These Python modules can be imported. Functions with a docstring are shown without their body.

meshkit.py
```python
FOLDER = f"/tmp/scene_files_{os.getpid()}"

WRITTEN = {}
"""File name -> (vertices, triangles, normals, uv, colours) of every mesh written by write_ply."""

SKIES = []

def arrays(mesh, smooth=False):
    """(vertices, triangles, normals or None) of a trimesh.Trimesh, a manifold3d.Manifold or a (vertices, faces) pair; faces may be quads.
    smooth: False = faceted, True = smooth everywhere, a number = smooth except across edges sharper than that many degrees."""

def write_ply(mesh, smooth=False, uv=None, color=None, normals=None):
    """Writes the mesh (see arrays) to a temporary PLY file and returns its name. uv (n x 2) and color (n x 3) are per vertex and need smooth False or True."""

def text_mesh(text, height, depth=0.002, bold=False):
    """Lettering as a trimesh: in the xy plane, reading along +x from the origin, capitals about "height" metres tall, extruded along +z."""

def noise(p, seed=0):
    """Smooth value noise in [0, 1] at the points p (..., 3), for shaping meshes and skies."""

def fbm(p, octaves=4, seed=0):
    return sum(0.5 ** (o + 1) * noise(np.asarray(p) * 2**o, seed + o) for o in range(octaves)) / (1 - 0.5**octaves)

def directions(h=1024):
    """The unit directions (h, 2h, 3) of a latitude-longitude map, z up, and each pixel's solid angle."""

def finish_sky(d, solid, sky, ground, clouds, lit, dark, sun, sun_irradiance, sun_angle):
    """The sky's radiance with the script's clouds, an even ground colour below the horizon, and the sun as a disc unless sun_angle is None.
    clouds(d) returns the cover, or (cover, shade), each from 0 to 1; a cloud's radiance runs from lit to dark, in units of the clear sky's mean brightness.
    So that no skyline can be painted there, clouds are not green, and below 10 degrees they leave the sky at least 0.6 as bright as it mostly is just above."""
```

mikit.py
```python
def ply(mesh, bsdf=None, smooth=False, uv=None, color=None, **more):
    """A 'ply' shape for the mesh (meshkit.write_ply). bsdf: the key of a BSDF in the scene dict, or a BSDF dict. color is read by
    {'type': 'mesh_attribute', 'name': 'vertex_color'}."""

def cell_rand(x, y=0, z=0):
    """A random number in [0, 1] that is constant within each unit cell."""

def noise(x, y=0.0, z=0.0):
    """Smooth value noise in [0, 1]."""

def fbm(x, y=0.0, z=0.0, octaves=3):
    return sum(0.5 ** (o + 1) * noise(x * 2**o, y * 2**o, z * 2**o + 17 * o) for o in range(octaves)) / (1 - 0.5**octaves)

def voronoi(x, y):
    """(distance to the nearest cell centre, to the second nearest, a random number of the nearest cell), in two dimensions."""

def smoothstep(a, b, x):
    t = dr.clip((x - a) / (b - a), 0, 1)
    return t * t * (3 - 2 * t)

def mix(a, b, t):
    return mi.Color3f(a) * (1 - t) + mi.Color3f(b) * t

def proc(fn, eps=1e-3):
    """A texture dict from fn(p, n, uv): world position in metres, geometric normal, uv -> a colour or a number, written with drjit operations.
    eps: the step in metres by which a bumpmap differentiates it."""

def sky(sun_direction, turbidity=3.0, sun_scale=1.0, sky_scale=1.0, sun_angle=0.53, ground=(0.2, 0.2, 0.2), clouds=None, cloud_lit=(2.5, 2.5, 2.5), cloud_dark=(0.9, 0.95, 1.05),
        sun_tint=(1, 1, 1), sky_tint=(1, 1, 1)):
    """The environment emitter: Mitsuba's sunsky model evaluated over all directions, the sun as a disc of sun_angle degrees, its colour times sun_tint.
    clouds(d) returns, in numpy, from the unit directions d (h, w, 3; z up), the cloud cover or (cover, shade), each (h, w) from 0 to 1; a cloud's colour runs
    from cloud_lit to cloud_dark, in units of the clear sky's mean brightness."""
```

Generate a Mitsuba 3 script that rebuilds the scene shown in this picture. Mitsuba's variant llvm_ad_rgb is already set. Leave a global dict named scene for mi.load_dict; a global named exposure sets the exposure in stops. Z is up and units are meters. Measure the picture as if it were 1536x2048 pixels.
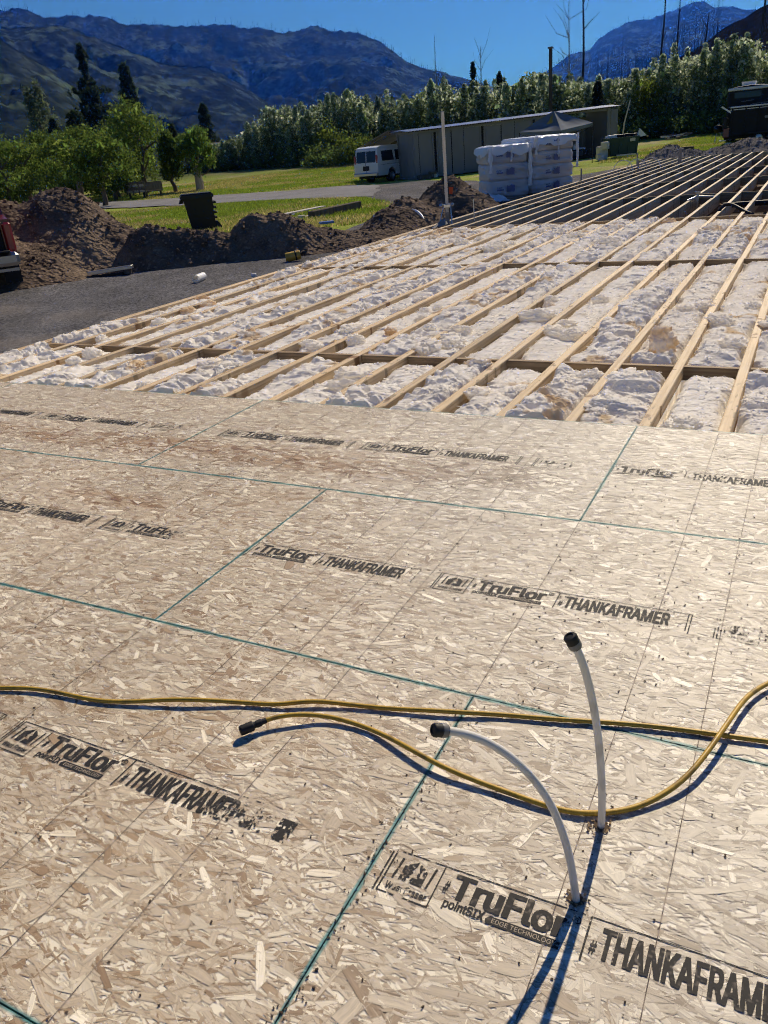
import math, numpy as np, trimesh, drjit as dr, mitsuba as mi, mikit, meshkit
from mikit import noise, fbm, cell_rand, smoothstep, mix, proc
from scipy.spatial import Delaunay, ConvexHull
from scipy.interpolate import CubicSpline
T = mi.ScalarTransform4f
scene, labels = {}, {}

# ---------------------------------------------------------------- camera, sky, exposure
scene['camera'] = {'type': 'perspective', 'fov': 51.8736, 'fov_axis': 'x', 'near_clip': 0.05, 'far_clip': 20000.0,
                   'to_world': T().look_at(origin=[1.93819, -1.71958, 1.46131], target=[1.495794, -0.925676, 1.044184], up=[-0.119888, 0.40859, 0.90481])}
scene['sky'] = mikit.sky([-0.04, 1.0, 0.87], turbidity=1.7, sky_scale=0.44, sky_tint=(0.42, 0.83, 1.45), sun_tint=(0.95, 1.01, 1.13), ground=(0.16, 0.16, 0.14))
exposure = 1.74
CAM = np.array([1.93819, -1.71958, 1.46131])
S = 1.2192

# ---------------------------------------------------------------- helpers
rng = np.random.default_rng(7)
counts = {}
def key_of(name, parent=None):
    k = (parent + '__' if parent else '') + name
    n = counts.get(k, 0); counts[k] = n + 1
    return k if n == 0 else f'{k}_{n:03d}'
def tag(key, label=None, cat=None, group=None, kind=None):
    d = labels.setdefault(key, {})
    for a, b in (('label', label), ('category', cat), ('group', group), ('kind', kind)):
        if b: d[a] = b
    return key
def put(name, mesh, bsdf, parent=None, smooth=False, label=None, cat=None, group=None, kind=None, **kw):
    k = key_of(name, parent)
    scene[k] = mikit.ply(mesh, 'm_' + bsdf, smooth, **kw)
    if label or cat or group or kind: tag(k, label, cat, group, kind)
    return k
def thing(name, label, cat, group=None):
    return tag(key_of(name), label, cat, group)
def join(parts):
    vs, fs, o = [], [], 0
    for v, f in (as_vf(m) for m in parts):
        vs.append(v); fs.append(f + o); o += len(v)
    return np.vstack(vs), np.vstack(fs)
def as_vf(m):
    if hasattr(m, 'vertices'): return np.asarray(m.vertices, float), np.asarray(m.faces)
    v, f = np.asarray(m[0], float), np.asarray(m[1])
    return (v, np.vstack([f[:, [0, 1, 2]], f[:, [0, 2, 3]]])) if f.shape[1] == 4 else (v, f)
def hull(pts):
    pts = np.asarray(pts, float); h = ConvexHull(pts); c = pts.mean(0)
    f = h.simplices.copy(); a, b, d = pts[f[:, 0]], pts[f[:, 1]], pts[f[:, 2]]
    flip = ((np.cross(b - a, d - a)) * (a - c)).sum(1) < 0
    f[flip] = f[flip][:, ::-1]
    u = np.unique(f); m = np.zeros(len(pts), int); m[u] = np.arange(len(u))
    return pts[u], m[f]
def rot(yaw=0, pitch=0, roll=0):
    return trimesh.transformations.euler_matrix(roll, pitch, yaw, 'sxyz')[:3, :3]
def box(c, s, R=None, ch=0.0):
    """box centred at c with size s; ch: chamfer"""
    h = np.asarray(s, float) / 2
    if ch > 0:
        pts = [[sx * (h[0] - (0 if k == 0 else ch)), sy * (h[1] - (0 if k == 1 else ch)), sz * (h[2] - (0 if k == 2 else ch))]
               for sx in (-1, 1) for sy in (-1, 1) for sz in (-1, 1) for k in range(3)]
        v, f = hull(pts)
    else:
        b = trimesh.creation.box(extents=s); v, f = np.array(b.vertices), np.array(b.faces)
    if R is not None: v = v @ R.T
    return v + np.asarray(c, float), f
def bar(a, b, w, h, up=(0, 0, 1), ch=0.0):
    """box from a to b with width w and height h"""
    a, b = np.asarray(a, float), np.asarray(b, float); d = b - a; L = np.linalg.norm(d); x = d / L
    y = np.cross(up, x); y /= np.linalg.norm(y); z = np.cross(x, y)
    return box((a + b) / 2, (L, w, h), np.stack([x, y, z], 1), ch)
def tube(pts, r, sides=8, cap=True):
    p = np.asarray(pts, float); n = len(p); t = np.gradient(p, axis=0); t /= np.linalg.norm(t, axis=1, keepdims=True) + 1e-12
    r = np.broadcast_to(np.asarray(r, float), (n,))
    a = np.cross(t[0], [0, 0, 1.0] if abs(t[0][2]) < .9 else [1.0, 0, 0]); a /= np.linalg.norm(a); A = []
    for i in range(n):
        a = a - t[i] * np.dot(a, t[i]); a /= np.linalg.norm(a); A.append(a)
    A = np.array(A); B = np.cross(t, A); g = np.arange(sides) * 2 * np.pi / sides
    v = (p[:, None] + r[:, None, None] * (np.cos(g)[None, :, None] * A[:, None] + np.sin(g)[None, :, None] * B[:, None])).reshape(-1, 3)
    i, j = np.meshgrid(np.arange(n - 1), np.arange(sides), indexing='ij')
    q = np.stack([i * sides + j, i * sides + (j + 1) % sides, (i + 1) * sides + (j + 1) % sides, (i + 1) * sides + j], -1).reshape(-1, 4)
    f = np.vstack([q[:, [0, 1, 2]], q[:, [0, 2, 3]]])
    if cap:
        v = np.vstack([v, p[0], p[-1]]); o = n * sides; k = np.arange(sides)
        f = np.vstack([f, np.stack([0 * k + o, (k + 1) % sides, k], 1), np.stack([0 * k + o + 1, (n - 1) * sides + k, (n - 1) * sides + (k + 1) % sides], 1)])
    return v, f
def spline(pts, n):
    p = np.asarray(pts, float); s = np.r_[0, np.cumsum(np.linalg.norm(np.diff(p, axis=0), axis=1))]
    return CubicSpline(s, p)(np.linspace(0, s[-1], n))
def lathe(profile, sides=24, c=(0, 0, 0), R=None):
    pr = np.asarray(profile, float); g = np.arange(sides) * 2 * np.pi / sides
    v = np.stack([pr[:, 0, None] * np.cos(g), pr[:, 0, None] * np.sin(g), np.repeat(pr[:, 1, None], sides, 1)], -1).reshape(-1, 3)
    n = len(pr); i, j = np.meshgrid(np.arange(n - 1), np.arange(sides), indexing='ij')
    q = np.stack([i * sides + j, i * sides + (j + 1) % sides, (i + 1) * sides + (j + 1) % sides, (i + 1) * sides + j], -1).reshape(-1, 4)
    if R is not None: v = v @ R.T
    return v + np.asarray(c, float), np.vstack([q[:, [0, 1, 2]], q[:, [0, 2, 3]]])
def grid(nx, ny):
    i, j = np.meshgrid(np.arange(nx - 1), np.arange(ny - 1), indexing='ij')
    a = (i * ny + j).ravel()
    return np.stack([a, a + ny, a + ny + 1, a + 1], 1)
def ss(a, b, x):
    t = np.clip((x - a) / (b - a), 0, 1); return t * t * (3 - 2 * t)
def zg(x, y):
    """height of the ground"""
    x, y = np.asarray(x, float), np.asarray(y, float); r = np.hypot(x - 1.94, y + 1.72)
    return -0.45 + 0.27 * ss(25, 60, y) * ss(-22, -5, x) + 0.022 * np.clip(r - 70, 0, 300) * (1 - 0.5 * ss(100, 300, r))
def bsdf(name, col, rough=0.8, spec=0.3, bump=None, bscale=1.0, two=True, eps=1e-3, **kw):
    c = proc(col) if callable(col) else (col if isinstance(col, dict) else {'type': 'rgb', 'value': list(col)})
    b = {'type': 'principled', 'base_color': c, 'roughness': rough, 'specular': spec, **kw}
    if bump: b = {'type': 'bumpmap', 'arbitrary': proc(bump, eps), 'scale': bscale, 'bsdf': b}
    scene['m_' + name] = {'type': 'twosided', 'bsdf': b} if two else b
VC = {'type': 'mesh_attribute', 'name': 'vertex_color'}

# ---------------------------------------------------------------- materials
def seam(p):
    """distance in metres to the nearest panel seam"""
    k = dr.floor(p.y / S); ty = p.y / S - k; dy = dr.minimum(ty, 1 - ty) * S
    odd = dr.abs(k - 2 * dr.floor(k / 2)) > .5
    tx = (p.x + dr.select(odd, S, 0.0)) / (2 * S); tx = tx - dr.floor(tx)
    return dy, dr.minimum(tx, 1 - tx) * 2 * S
def osb(p, n, uv):
    i = dr.floor(uv.y); f = uv.y - i
    a, b, c = cell_rand(i, 3), cell_rand(i, 5), cell_rand(i, 9)
    # large flakes are mostly pale, fine strands between them browner, a few loose chips on top nearly white
    lg, chip = i < 1200, i < 200
    col = mix((.44, .36, .27), (.54, .46, .36), b)
    col = dr.select(a > dr.select(lg, .55, .42), dr.select(lg, mix((.54, .475, .38), (.66, .59, .475), c), mix((.37, .285, .20), (.46, .365, .26), c)), col)
    col = dr.select(a > dr.select(lg, .86, .72), mix((.26, .175, .11), (.38, .28, .185), c), col)
    col = dr.select((a > .86) & ~lg, mix((.60, .53, .42), (.74, .67, .55), c), col)
    col = dr.select(chip, mix((.70, .63, .51), (.84, .78, .66), c), col)
    g = fbm(uv.x * 14, f * 9 + i * 3.1, 0, 2)
    fine = noise(uv.x * 90, f * 26 + i * 5.7)
    col = col * (.74 + .36 * g + .16 * fine)
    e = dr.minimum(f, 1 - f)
    col = col * (1 - .55 * (1 - smoothstep(.03, .11, e)))  # strand edges darkened: resin rims plus crevice shade put into the colour
    # water stain and bleaching, in patches of their own
    b1 = dr.exp(-dr.square((p.y - 1.60 + .12 * noise(p.x * 1.7, 3)) / .20)) * smoothstep(1.15, .75, p.x) * smoothstep(1.222, 1.25, p.y)
    b2 = dr.exp(-dr.square((p.y - .82) / .16) - dr.square((p.x + .85) / .75)) * .8 + dr.exp(-dr.square((p.y - 1.10) / .09) - dr.square((p.x + .16) / .22)) * smoothstep(.0, -.01, p.x)
    st = (b1 + b2) * (.35 + 1.0 * fbm(p.x * 2.3 + 3, p.y * 6, 0, 3))
    st2 = smoothstep(.22, .75, st) * smoothstep(.15, .7, noise(p.x * 14, p.y * 55) * .6 + .4 * a)
    col = mix(col, col * mi.Color3f(.58, .42, .285), dr.select(chip, .25, .95) * st2)
    bl = smoothstep(.5, 2.2, p.x + .5 * p.y + .5 * noise(p.x * 1.5, p.y * 1.5)) * .55
    lum = mi.luminance(col)
    col = mix(col, mi.Color3f(lum * 1.10, lum * 1.06, lum * 1.0), bl)
    col = col * (.9 + .2 * noise(p.x * 1.3, p.y * 1.7, 5))
    col = col * mi.Color3f(1.0, .985, .92)
    # sealed green edges of the panels
    dy, dx = seam(p)
    w = .004 + .009 * noise(p.x * 40, p.y * 40) * noise(p.x * 5, p.y * 5, 3)
    t = dr.maximum(smoothstep(w + .006, w * .4, dy) , smoothstep(w + .003, w * .4, dx))
    return mix(col, mi.Color3f(.035, .20, .20) * (.6 + .8 * noise(p.x * 90, p.y * 90)), t * .88)
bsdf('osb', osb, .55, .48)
def ink(p, n, uv):
    k = noise(p.x * 160, p.y * 160) * .6 + .4 * noise(p.x * 45, p.y * 45)
    return mix((.016, .015, .015), (.13, .11, .09), smoothstep(.58, .95, k))
bsdf('ink', ink, .7, .3)
bsdf('ink_gap', (.42, .35, .27), .7, .3)
bsdf('pencil', lambda p, n, uv: mix((.10, .08, .075), (.32, .26, .21), smoothstep(.35, .8, noise(p.x * 60, p.y * 60))), .8, .2)
def pine(p, n, uv):
    g = fbm(p.x * 70, p.y * 2.2, p.z * 70, 3)
    k = noise(p.x * 9, p.y * 1.1, p.z * 6)
    col = mix((.66, .50, .30), (.50, .34, .175), smoothstep(.35, .75, g))
    kn = smoothstep(.80, .86, noise(p.x * 14, p.y * 6, 2.0)) * smoothstep(.45, .7, noise(p.x * 30, p.y * 22, 9.0))
    col = mix(col, (.26, .14, .06), kn)
    jr = cell_rand(dr.floor((p.x - .0203) / .4064 + .5), dr.floor((p.y + .9) / 9.3), 4); j2 = cell_rand(dr.floor((p.x - .0203) / .4064 + .5), dr.floor((p.y + .9) / 9.3), 8)
    col = mix(col, col * mi.Color3f(.86, .88, .92), j2) * (.80 + .34 * jr)
    col = col * (1 - .45 * smoothstep(.76, .80, noise(p.x * 60, p.y * 16, 4.0)) * smoothstep(.6, .7, noise(p.x * 5, p.y * 1.2, 8.0)))
    return col * (.82 + .36 * k)
bsdf('pine', pine, .6, .3)
def fir(p, n, uv):
    g = fbm(p.x * 2.2, p.y * 70, p.z * 70, 3)
    return mix((.36, .255, .145), (.22, .145, .08), smoothstep(.3, .75, g)) * (.8 + .4 * noise(p.x * 1.5, p.y * 3, p.z * 6))
bsdf('fir', fir, .7, .25)
def wool(p, n, uv):
    k = fbm(p.x * 5 + 7, p.y * 5, p.z * 9, 3)
    col = mix((.985, .968, .92), (.955, .92, .85), smoothstep(.35, .7, k)) * (.90 + .10 * noise(p.x * 24 + 3 * k, p.y * 120 + 9 * k))
    return mix(col, (.66, .48, .25), .75 * smoothstep(.68, .78, noise(p.x * 3.1, p.y * 3.1, p.z * 8 + 4)) * smoothstep(.4, .7, noise(p.x * 11, p.y * 11)))
def fibre(p, n, uv):
    w = noise(p.x * 20, p.y * 20) * 4
    return .5 * noise(p.x * 160 + w, p.y * 70, p.z * 160) + .5 * noise(p.x * 60, p.y * 150 + w, p.z * 120)
scene['m_wool'] = {'type': 'bumpmap', 'arbitrary': proc(fibre, 2e-3), 'scale': .007, 'bsdf': {'type': 'principledthin', 'base_color': proc(wool), 'roughness': .9, 'diff_trans': .60, 'spec_trans': 0.0, 'eta': 1.2}}
bsdf('added_bounce_tray', (.94, .91, .86), .9, .1)  # pale surface of the added tray that bounces light under the batts
scene['m_tuft'] = {'type': 'principledthin', 'base_color': proc(lambda p, n, uv: mix((.975, .955, .91), (.95, .91, .83), noise(p.x * 7, p.y * 7, p.z * 7))), 'roughness': .9, 'diff_trans': .85, 'spec_trans': 0.0, 'eta': 1.2}
scene['m_tuft_amber'] = {'type': 'principledthin', 'base_color': proc(lambda p, n, uv: mix((.94, .90, .82), (.82, .66, .44), smoothstep(.35, .65, fbm(p.x * 9, p.y * 9, p.z * 14, 2)))), 'roughness': .9, 'diff_trans': .85, 'spec_trans': 0.0, 'eta': 1.2}
bsdf('wool_amber', lambda p, n, uv: mix((.70, .52, .30), (.88, .82, .70), smoothstep(.35, .65, fbm(p.x * 9, p.y * 9, p.z * 14, 2))), 1.0, .0, bump=fibre, bscale=.010, eps=2e-3, flatness=.6)
bsdf('black_plastic', (.014, .0145, .016), .55, .3)
bsdf('white_plastic', lambda p, n, uv: mix((.64, .62, .575), (.50, .48, .44), smoothstep(.5, .8, noise(p.x * 40, p.y * 40, p.z * 25))), .4, .45)
bsdf('grey_ring', (.16, .155, .15), .4, .5)
def hosecol(p, n, uv):
    d = smoothstep(.55, .8, noise(p.x * 35, p.y * 35, p.z * 35))
    return mix((.46, .28, .03), (.27, .165, .03), d) * (.85 + .3 * noise(uv.x * 700))
bsdf('hose_rubber', hosecol, .45, .4)
bsdf('soil', lambda p, n, uv: mix((.060, .043, .032), (.105, .078, .056), fbm(p.x * 3, p.y * 3, p.z * 3, 3)), .95, .1)

# ---------------------------------------------------------------- the subfloor: panels of oriented strand board
tag('subfloor', kind='structure', label='subfloor of large printed strand board panels with green sealed seams')
def strands(x0, x1, y0, y1, n, seed):
    r = np.random.default_rng(seed)
    L = np.exp(r.normal(np.log(.021), .66, n)).clip(.006, .10)
    w = (np.exp(r.normal(np.log(.0028), .62, n))).clip(.0012, .016); w = np.minimum(w, L * .4)
    big = r.random(n) < .20; nb = big.sum(); L[big] = np.exp(r.normal(np.log(.068), .38, nb)).clip(.03, .15); w[big] = np.exp(r.normal(np.log(.0145), .48, nb)).clip(.004, .05)
    chip = r.random(n) < .008; nc = chip.sum(); L[chip] = r.uniform(.028, .105, nc); w[chip] = np.minimum(r.uniform(.006, .026, nc), L[chip] * .45); big |= chip
    a = np.where(r.random(n) < .72, r.normal(0, .33, n), r.uniform(-np.pi / 2, np.pi / 2, n))
    c = np.stack([r.uniform(x0 - .02, x1 + .02, n), r.uniform(y0 - .02, y1 + .02, n)], 1)
    st = np.linspace(-.5, .5, 4); bend = r.normal(0, .035, n)
    jit = r.uniform(.82, 1.06, (n, 4, 2)); jit[:, [0, 3]] *= r.uniform(.45, 1.0, (n, 2, 2)); sl = r.normal(0, .5, (n, 2))
    s = L[:, None, None] * (st[None, :, None] + np.zeros((1, 1, 2)))
    off = w[:, None, None] * .5 * jit * np.array([-1, 1])
    s[:, 0] += sl[:, :1] * off[:, 0]; s[:, 3] += sl[:, 1:] * off[:, 3]
    off = off + (bend * w)[:, None, None] * (st[None, :, None] ** 2 * 8)
    ca, sa = np.cos(a)[:, None, None], np.sin(a)[:, None, None]
    X = (c[:, 0, None, None] + s * ca - off * sa).clip(x0, x1); Y = (c[:, 1, None, None] + s * sa + off * ca).clip(y0, y1)
    z = np.where(big & ~chip & (r.random(n) < .85), r.uniform(-.0012, -.0007, n), r.uniform(-.0010, -.0001, n))[:, None, None] + s * r.normal(0, .008, n)[:, None, None] + off * r.normal(0, .020, n)[:, None, None]
    v = np.stack([X, Y, z.clip(-.0016, .0003)], -1).reshape(-1, 3)
    i = np.where(chip, np.arange(n) % 200, np.where(big, 200 + np.arange(n) % 1000, 1200 + np.arange(n) % 2800))
    uv = np.stack([s + r.uniform(0, 50, n)[:, None, None], np.broadcast_to((i[:, None, None] + np.array([.04, .96])), s.shape)], -1).reshape(-1, 2)
    q = np.array([[0, 2, 3, 1], [2, 4, 5, 3], [4, 6, 7, 5]])
    f = (np.arange(n)[:, None, None] * 8 + q).reshape(-1, 4)
    return v, np.vstack([f[:, [0, 1, 2]], f[:, [0, 2, 3]]]), uv
def flat(m):
    """the upper faces of extruded lettering"""
    v, f = as_vf(m); n = np.cross(v[f[:, 1]] - v[f[:, 0]], v[f[:, 2]] - v[f[:, 0]]); n /= np.linalg.norm(n, axis=1, keepdims=True) + 1e-20
    f = f[n[:, 2] > .5]; return v * [1, 1, 0], f
def text(s, x, y, w, h, bold=True, thick=0.0):
    """flat lettering with its lower left corner at (x, y), w wide, capitals h tall"""
    v, f = flat(meshkit.text_mesh(s, h, .001, bold))
    if thick: o = len(v); v = np.vstack([v + [d * thick * h, abs(d) * -.00006 + (d > 0) * .00003, 0] if 0 else v + [d * thick * h, 0, d * .00006] for d in (-1, 0, 1)]); f = np.vstack([f, f + o, f + 2 * o])
    u = np.unique(f); x0, x1 = v[u, 0].min(), v[u, 0].max()
    v[:, 0] = (v[:, 0] - x0) / (x1 - x0) * w + x; v[:, 1] += y
    return v, f
def rect(x0, x1, y0, y1): return np.array([[x0, y0, 0], [x1, y0, 0], [x1, y1, 0], [x0, y1, 0.0]]), np.array([[0, 1, 2], [0, 2, 3]])
def poly(pts):
    from shapely.geometry import Polygon
    v, f = trimesh.creation.triangulate_polygon(Polygon(pts), engine='earcut')
    return np.c_[v, np.zeros(len(v))], f
def emblem(x, y):
    """house mark between two slanted strokes with the maker's name below, inside a frame .115 wide and .115 tall"""
    ps = [rect(x, x + .115, y + .1125, y + .115), rect(x, x + .115, y, y + .003), rect(x - .004, x, y, y + .115), rect(x + .115, x + .118, y, y + .115),
          rect(x - .013, x - .009, y, y + .115)]
    ps += [poly([(x + .014, y + .042), (x + .019, y + .042), (x + .023, y + .098), (x + .017, y + .098)]), poly([(x + .094, y + .042), (x + .099, y + .042), (x + .103, y + .098), (x + .098, y + .098)])]
    ps += [poly([(x + .030, y + .042), (x + .046, y + .042), (x + .052, y + .058), (x + .046, y + .058), (x + .056, y + .070), (x + .050, y + .072), (x + .058, y + .088), (x + .058, y + .100), (x + .030, y + .080)]),
           poly([(x + .053, y + .042), (x + .086, y + .042), (x + .086, y + .080), (x + .063, y + .098), (x + .063, y + .088), (x + .069, y + .074), (x + .063, y + .071), (x + .071, y + .057), (x + .058, y + .057)])]
    ps += [text('West Fraser', x + .010, y + .013, .097, .017)]
    return ps
def print_block(x, y, fine):
    """one repeat of the panel print, from x; y is the lower line of the frame"""
    ps = emblem(x, y) + [rect(x + .115, x + .875, y + .1125, y + .115)]
    ps += [text('TruFlor', x + .148, y + .043, .252, .060, True, .045), text('#', x + .131, y + .050, .012, .030), rect(x + .437, x + .441, y + .012, y + .115)]
    ring = trimesh.creation.annulus(.007, .0095, .001, sections=20); rv, rf = flat(ring); ps += [(rv + [x + .413, y + .094, 0], rf), text('R', x + .4095, y + .0895, .007, .009)]
    ps += [text('#', x + .449, y + .032, .014, .030), text('THANKAFRAMER', x + .467, y + .028, .345, .068, True, .05)]
    ps += [rect(x + .862, x + .866, y + .012, y + .115), rect(x + .872, x + .876, y + .0, y + .115)]
    ps += [text('pointSIX', x + .145, y + .017, .092, .021, True, .03), poly([(x + .243, y + .015), (x + .395, y + .015), (x + .395, y + .034), (x + .248, y + .034), (x + .240, y + .025)])]
    knock = [text('EDGE TECHNOLOGY', x + .254, y + .0195, .134, .0105, bold=False)]
    return ps, knock
def clip_mesh(v, f, x0, x1): 
    c = v[f].mean(1); return v, f[(c[:, 0] > x0) & (c[:, 0] < x1)]
def worn(v, f, size, seed, amount, fades):
    """lettering broken up where the ink is rubbed away"""
    v2, f2 = trimesh.remesh.subdivide_to_size(v, f, size, max_iter=12)
    c = v2[f2].mean(1)
    k = .55 * meshkit.noise(c * 220, seed) + .45 * meshkit.noise(c * 38, seed + 5)
    lim = np.full(len(c), amount)
    for fx, fr, fa in fades: lim = np.maximum(lim, fa * np.clip(1.7 * (1 - np.abs(c[:, 0] - fx) / fr), 0, 1))
    return v2, f2[k > lim]
panels = {}
NEAR = {-1: 27000, 0: 23000, 1: 17000, -2: 17000, -3: 3000}
PRINT = {(1, -1.2192): [-1.06, -.10, .86], (1, 1.2192): [1.11, 2.07], (1, -3.6576): [-3.55, -2.59, -1.60], (0, 0.0): [-.10, .86, 1.82], (0, -2.4384): [-1.76, -.80],
         (-1, 1.2192): [1.262, 2.222], (-1, -1.2192): [-.94, .02]}
FADE = {(-1, -1.2192): [(.90, .14, .52), (.80, .10, .40)], (-1, 1.2192): [(1.28, .10, .42), (1.68, .05, .38)], (0, -2.4384): [(-.18, .30, .95), (-.42, .10, .55)], (0, 0.0): [(.80, .06, .75), (1.9, .25, .6)],
        (1, -1.2192): [(1.13, .17, .95), (.93, .10, .5)], (1, -3.6576): [(-1.30, .20, .95), (-1.55, .1, .5)], (1, 1.2192): [(1.5, .6, .45)]}
for row, xs in ((-3, (-1.2192, 1.2192)), (-2, (-2.4384, 0.0, 2.4384)), (-1, (-3.6576, -1.2192, 1.2192)), (0, (-4.8768, -2.4384, 0.0, 2.4384)), (1, (-6.096, -3.6576, -1.2192, 1.2192))):
    for xl in xs:
        x0, x1, y0, y1 = max(xl, -4.905) + .0016, min(xl + 2 * S, 3.32) - .0016, row * S + .0018, row * S + S - .0018
        v, f, uv = strands(x0, x1, y0, y1, int(NEAR[row] * (x1 - x0) / 2.44), 100 + row * 17 + int(xl * 10))
        bv, bf = box(((x0 + x1) / 2, (y0 + y1) / 2, -.0100), (x1 - x0, y1 - y0, .0165))
        k = key_of('panel', 'subfloor')
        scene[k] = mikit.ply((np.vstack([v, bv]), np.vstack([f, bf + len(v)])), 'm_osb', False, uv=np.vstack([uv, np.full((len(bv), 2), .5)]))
        panels[(row, round(xl, 4))] = k
        # layout lines printed across the panel at the usual spacings
        for d in (.4064, .6096, .8128, 1.2192, 1.6256, 1.8288, 2.032):
            xx = xl + d + rng.normal(0, .002)
            if x0 + .01 < xx < x1 - .01 and row > -3:
                lv = np.array([[xx, y0 + .006, 0], [xx + .0021, y0 + .006, 0], [xx + .0021 + rng.normal(0, .002), y1 - .006, 0], [xx + rng.normal(0, .0005), y1 - .006, 0]])
                lv[3, 0] = lv[2, 0] - .0021
                v2, f2 = trimesh.remesh.subdivide_to_size(lv, np.array([[0, 1, 2], [0, 2, 3]]), .06)
                put('layout_line', (v2 + [0, 0, .00055], f2), 'pencil', k)
        blocks = PRINT.get((row, round(xl, 4)), [])
        for b in blocks:
            near = row < 0
            ps, kn = print_block(b, row * S + .523, near)
            v2, f2 = clip_mesh(*worn(*join(ps), {-1: .0055, 0: .008, 1: .012}[row], 3 + int(b * 100), .10 if row < 0 else .05, FADE.get((row, round(xl, 4)), [])), x0 + .004, x1 - .004)
            if b == .02:
                e3 = worn(*rect(.77, .94, row * S + .553, row * S + .615), .005, 9, .56, [(.93, .05, .75)]); e2 = worn(*rect(.955, 1.0, row * S + .55, row * S + .615), .006, 8, .42, [(.95, .03, .62)]); v2, f2 = join([(v2, f2), e2, (e3[0] + [0, 0, .0001], e3[1])])
            if len(f2): put('print', (v2 + [0, 0, .0008], f2), 'ink', k)
            if row < 1:
                v2, f2 = clip_mesh(*join(kn), x0 + .01, x1 - .01)
                if len(f2): put('print_reversed', (v2 + [0, 0, .0012], f2), 'ink_gap', k)
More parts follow.
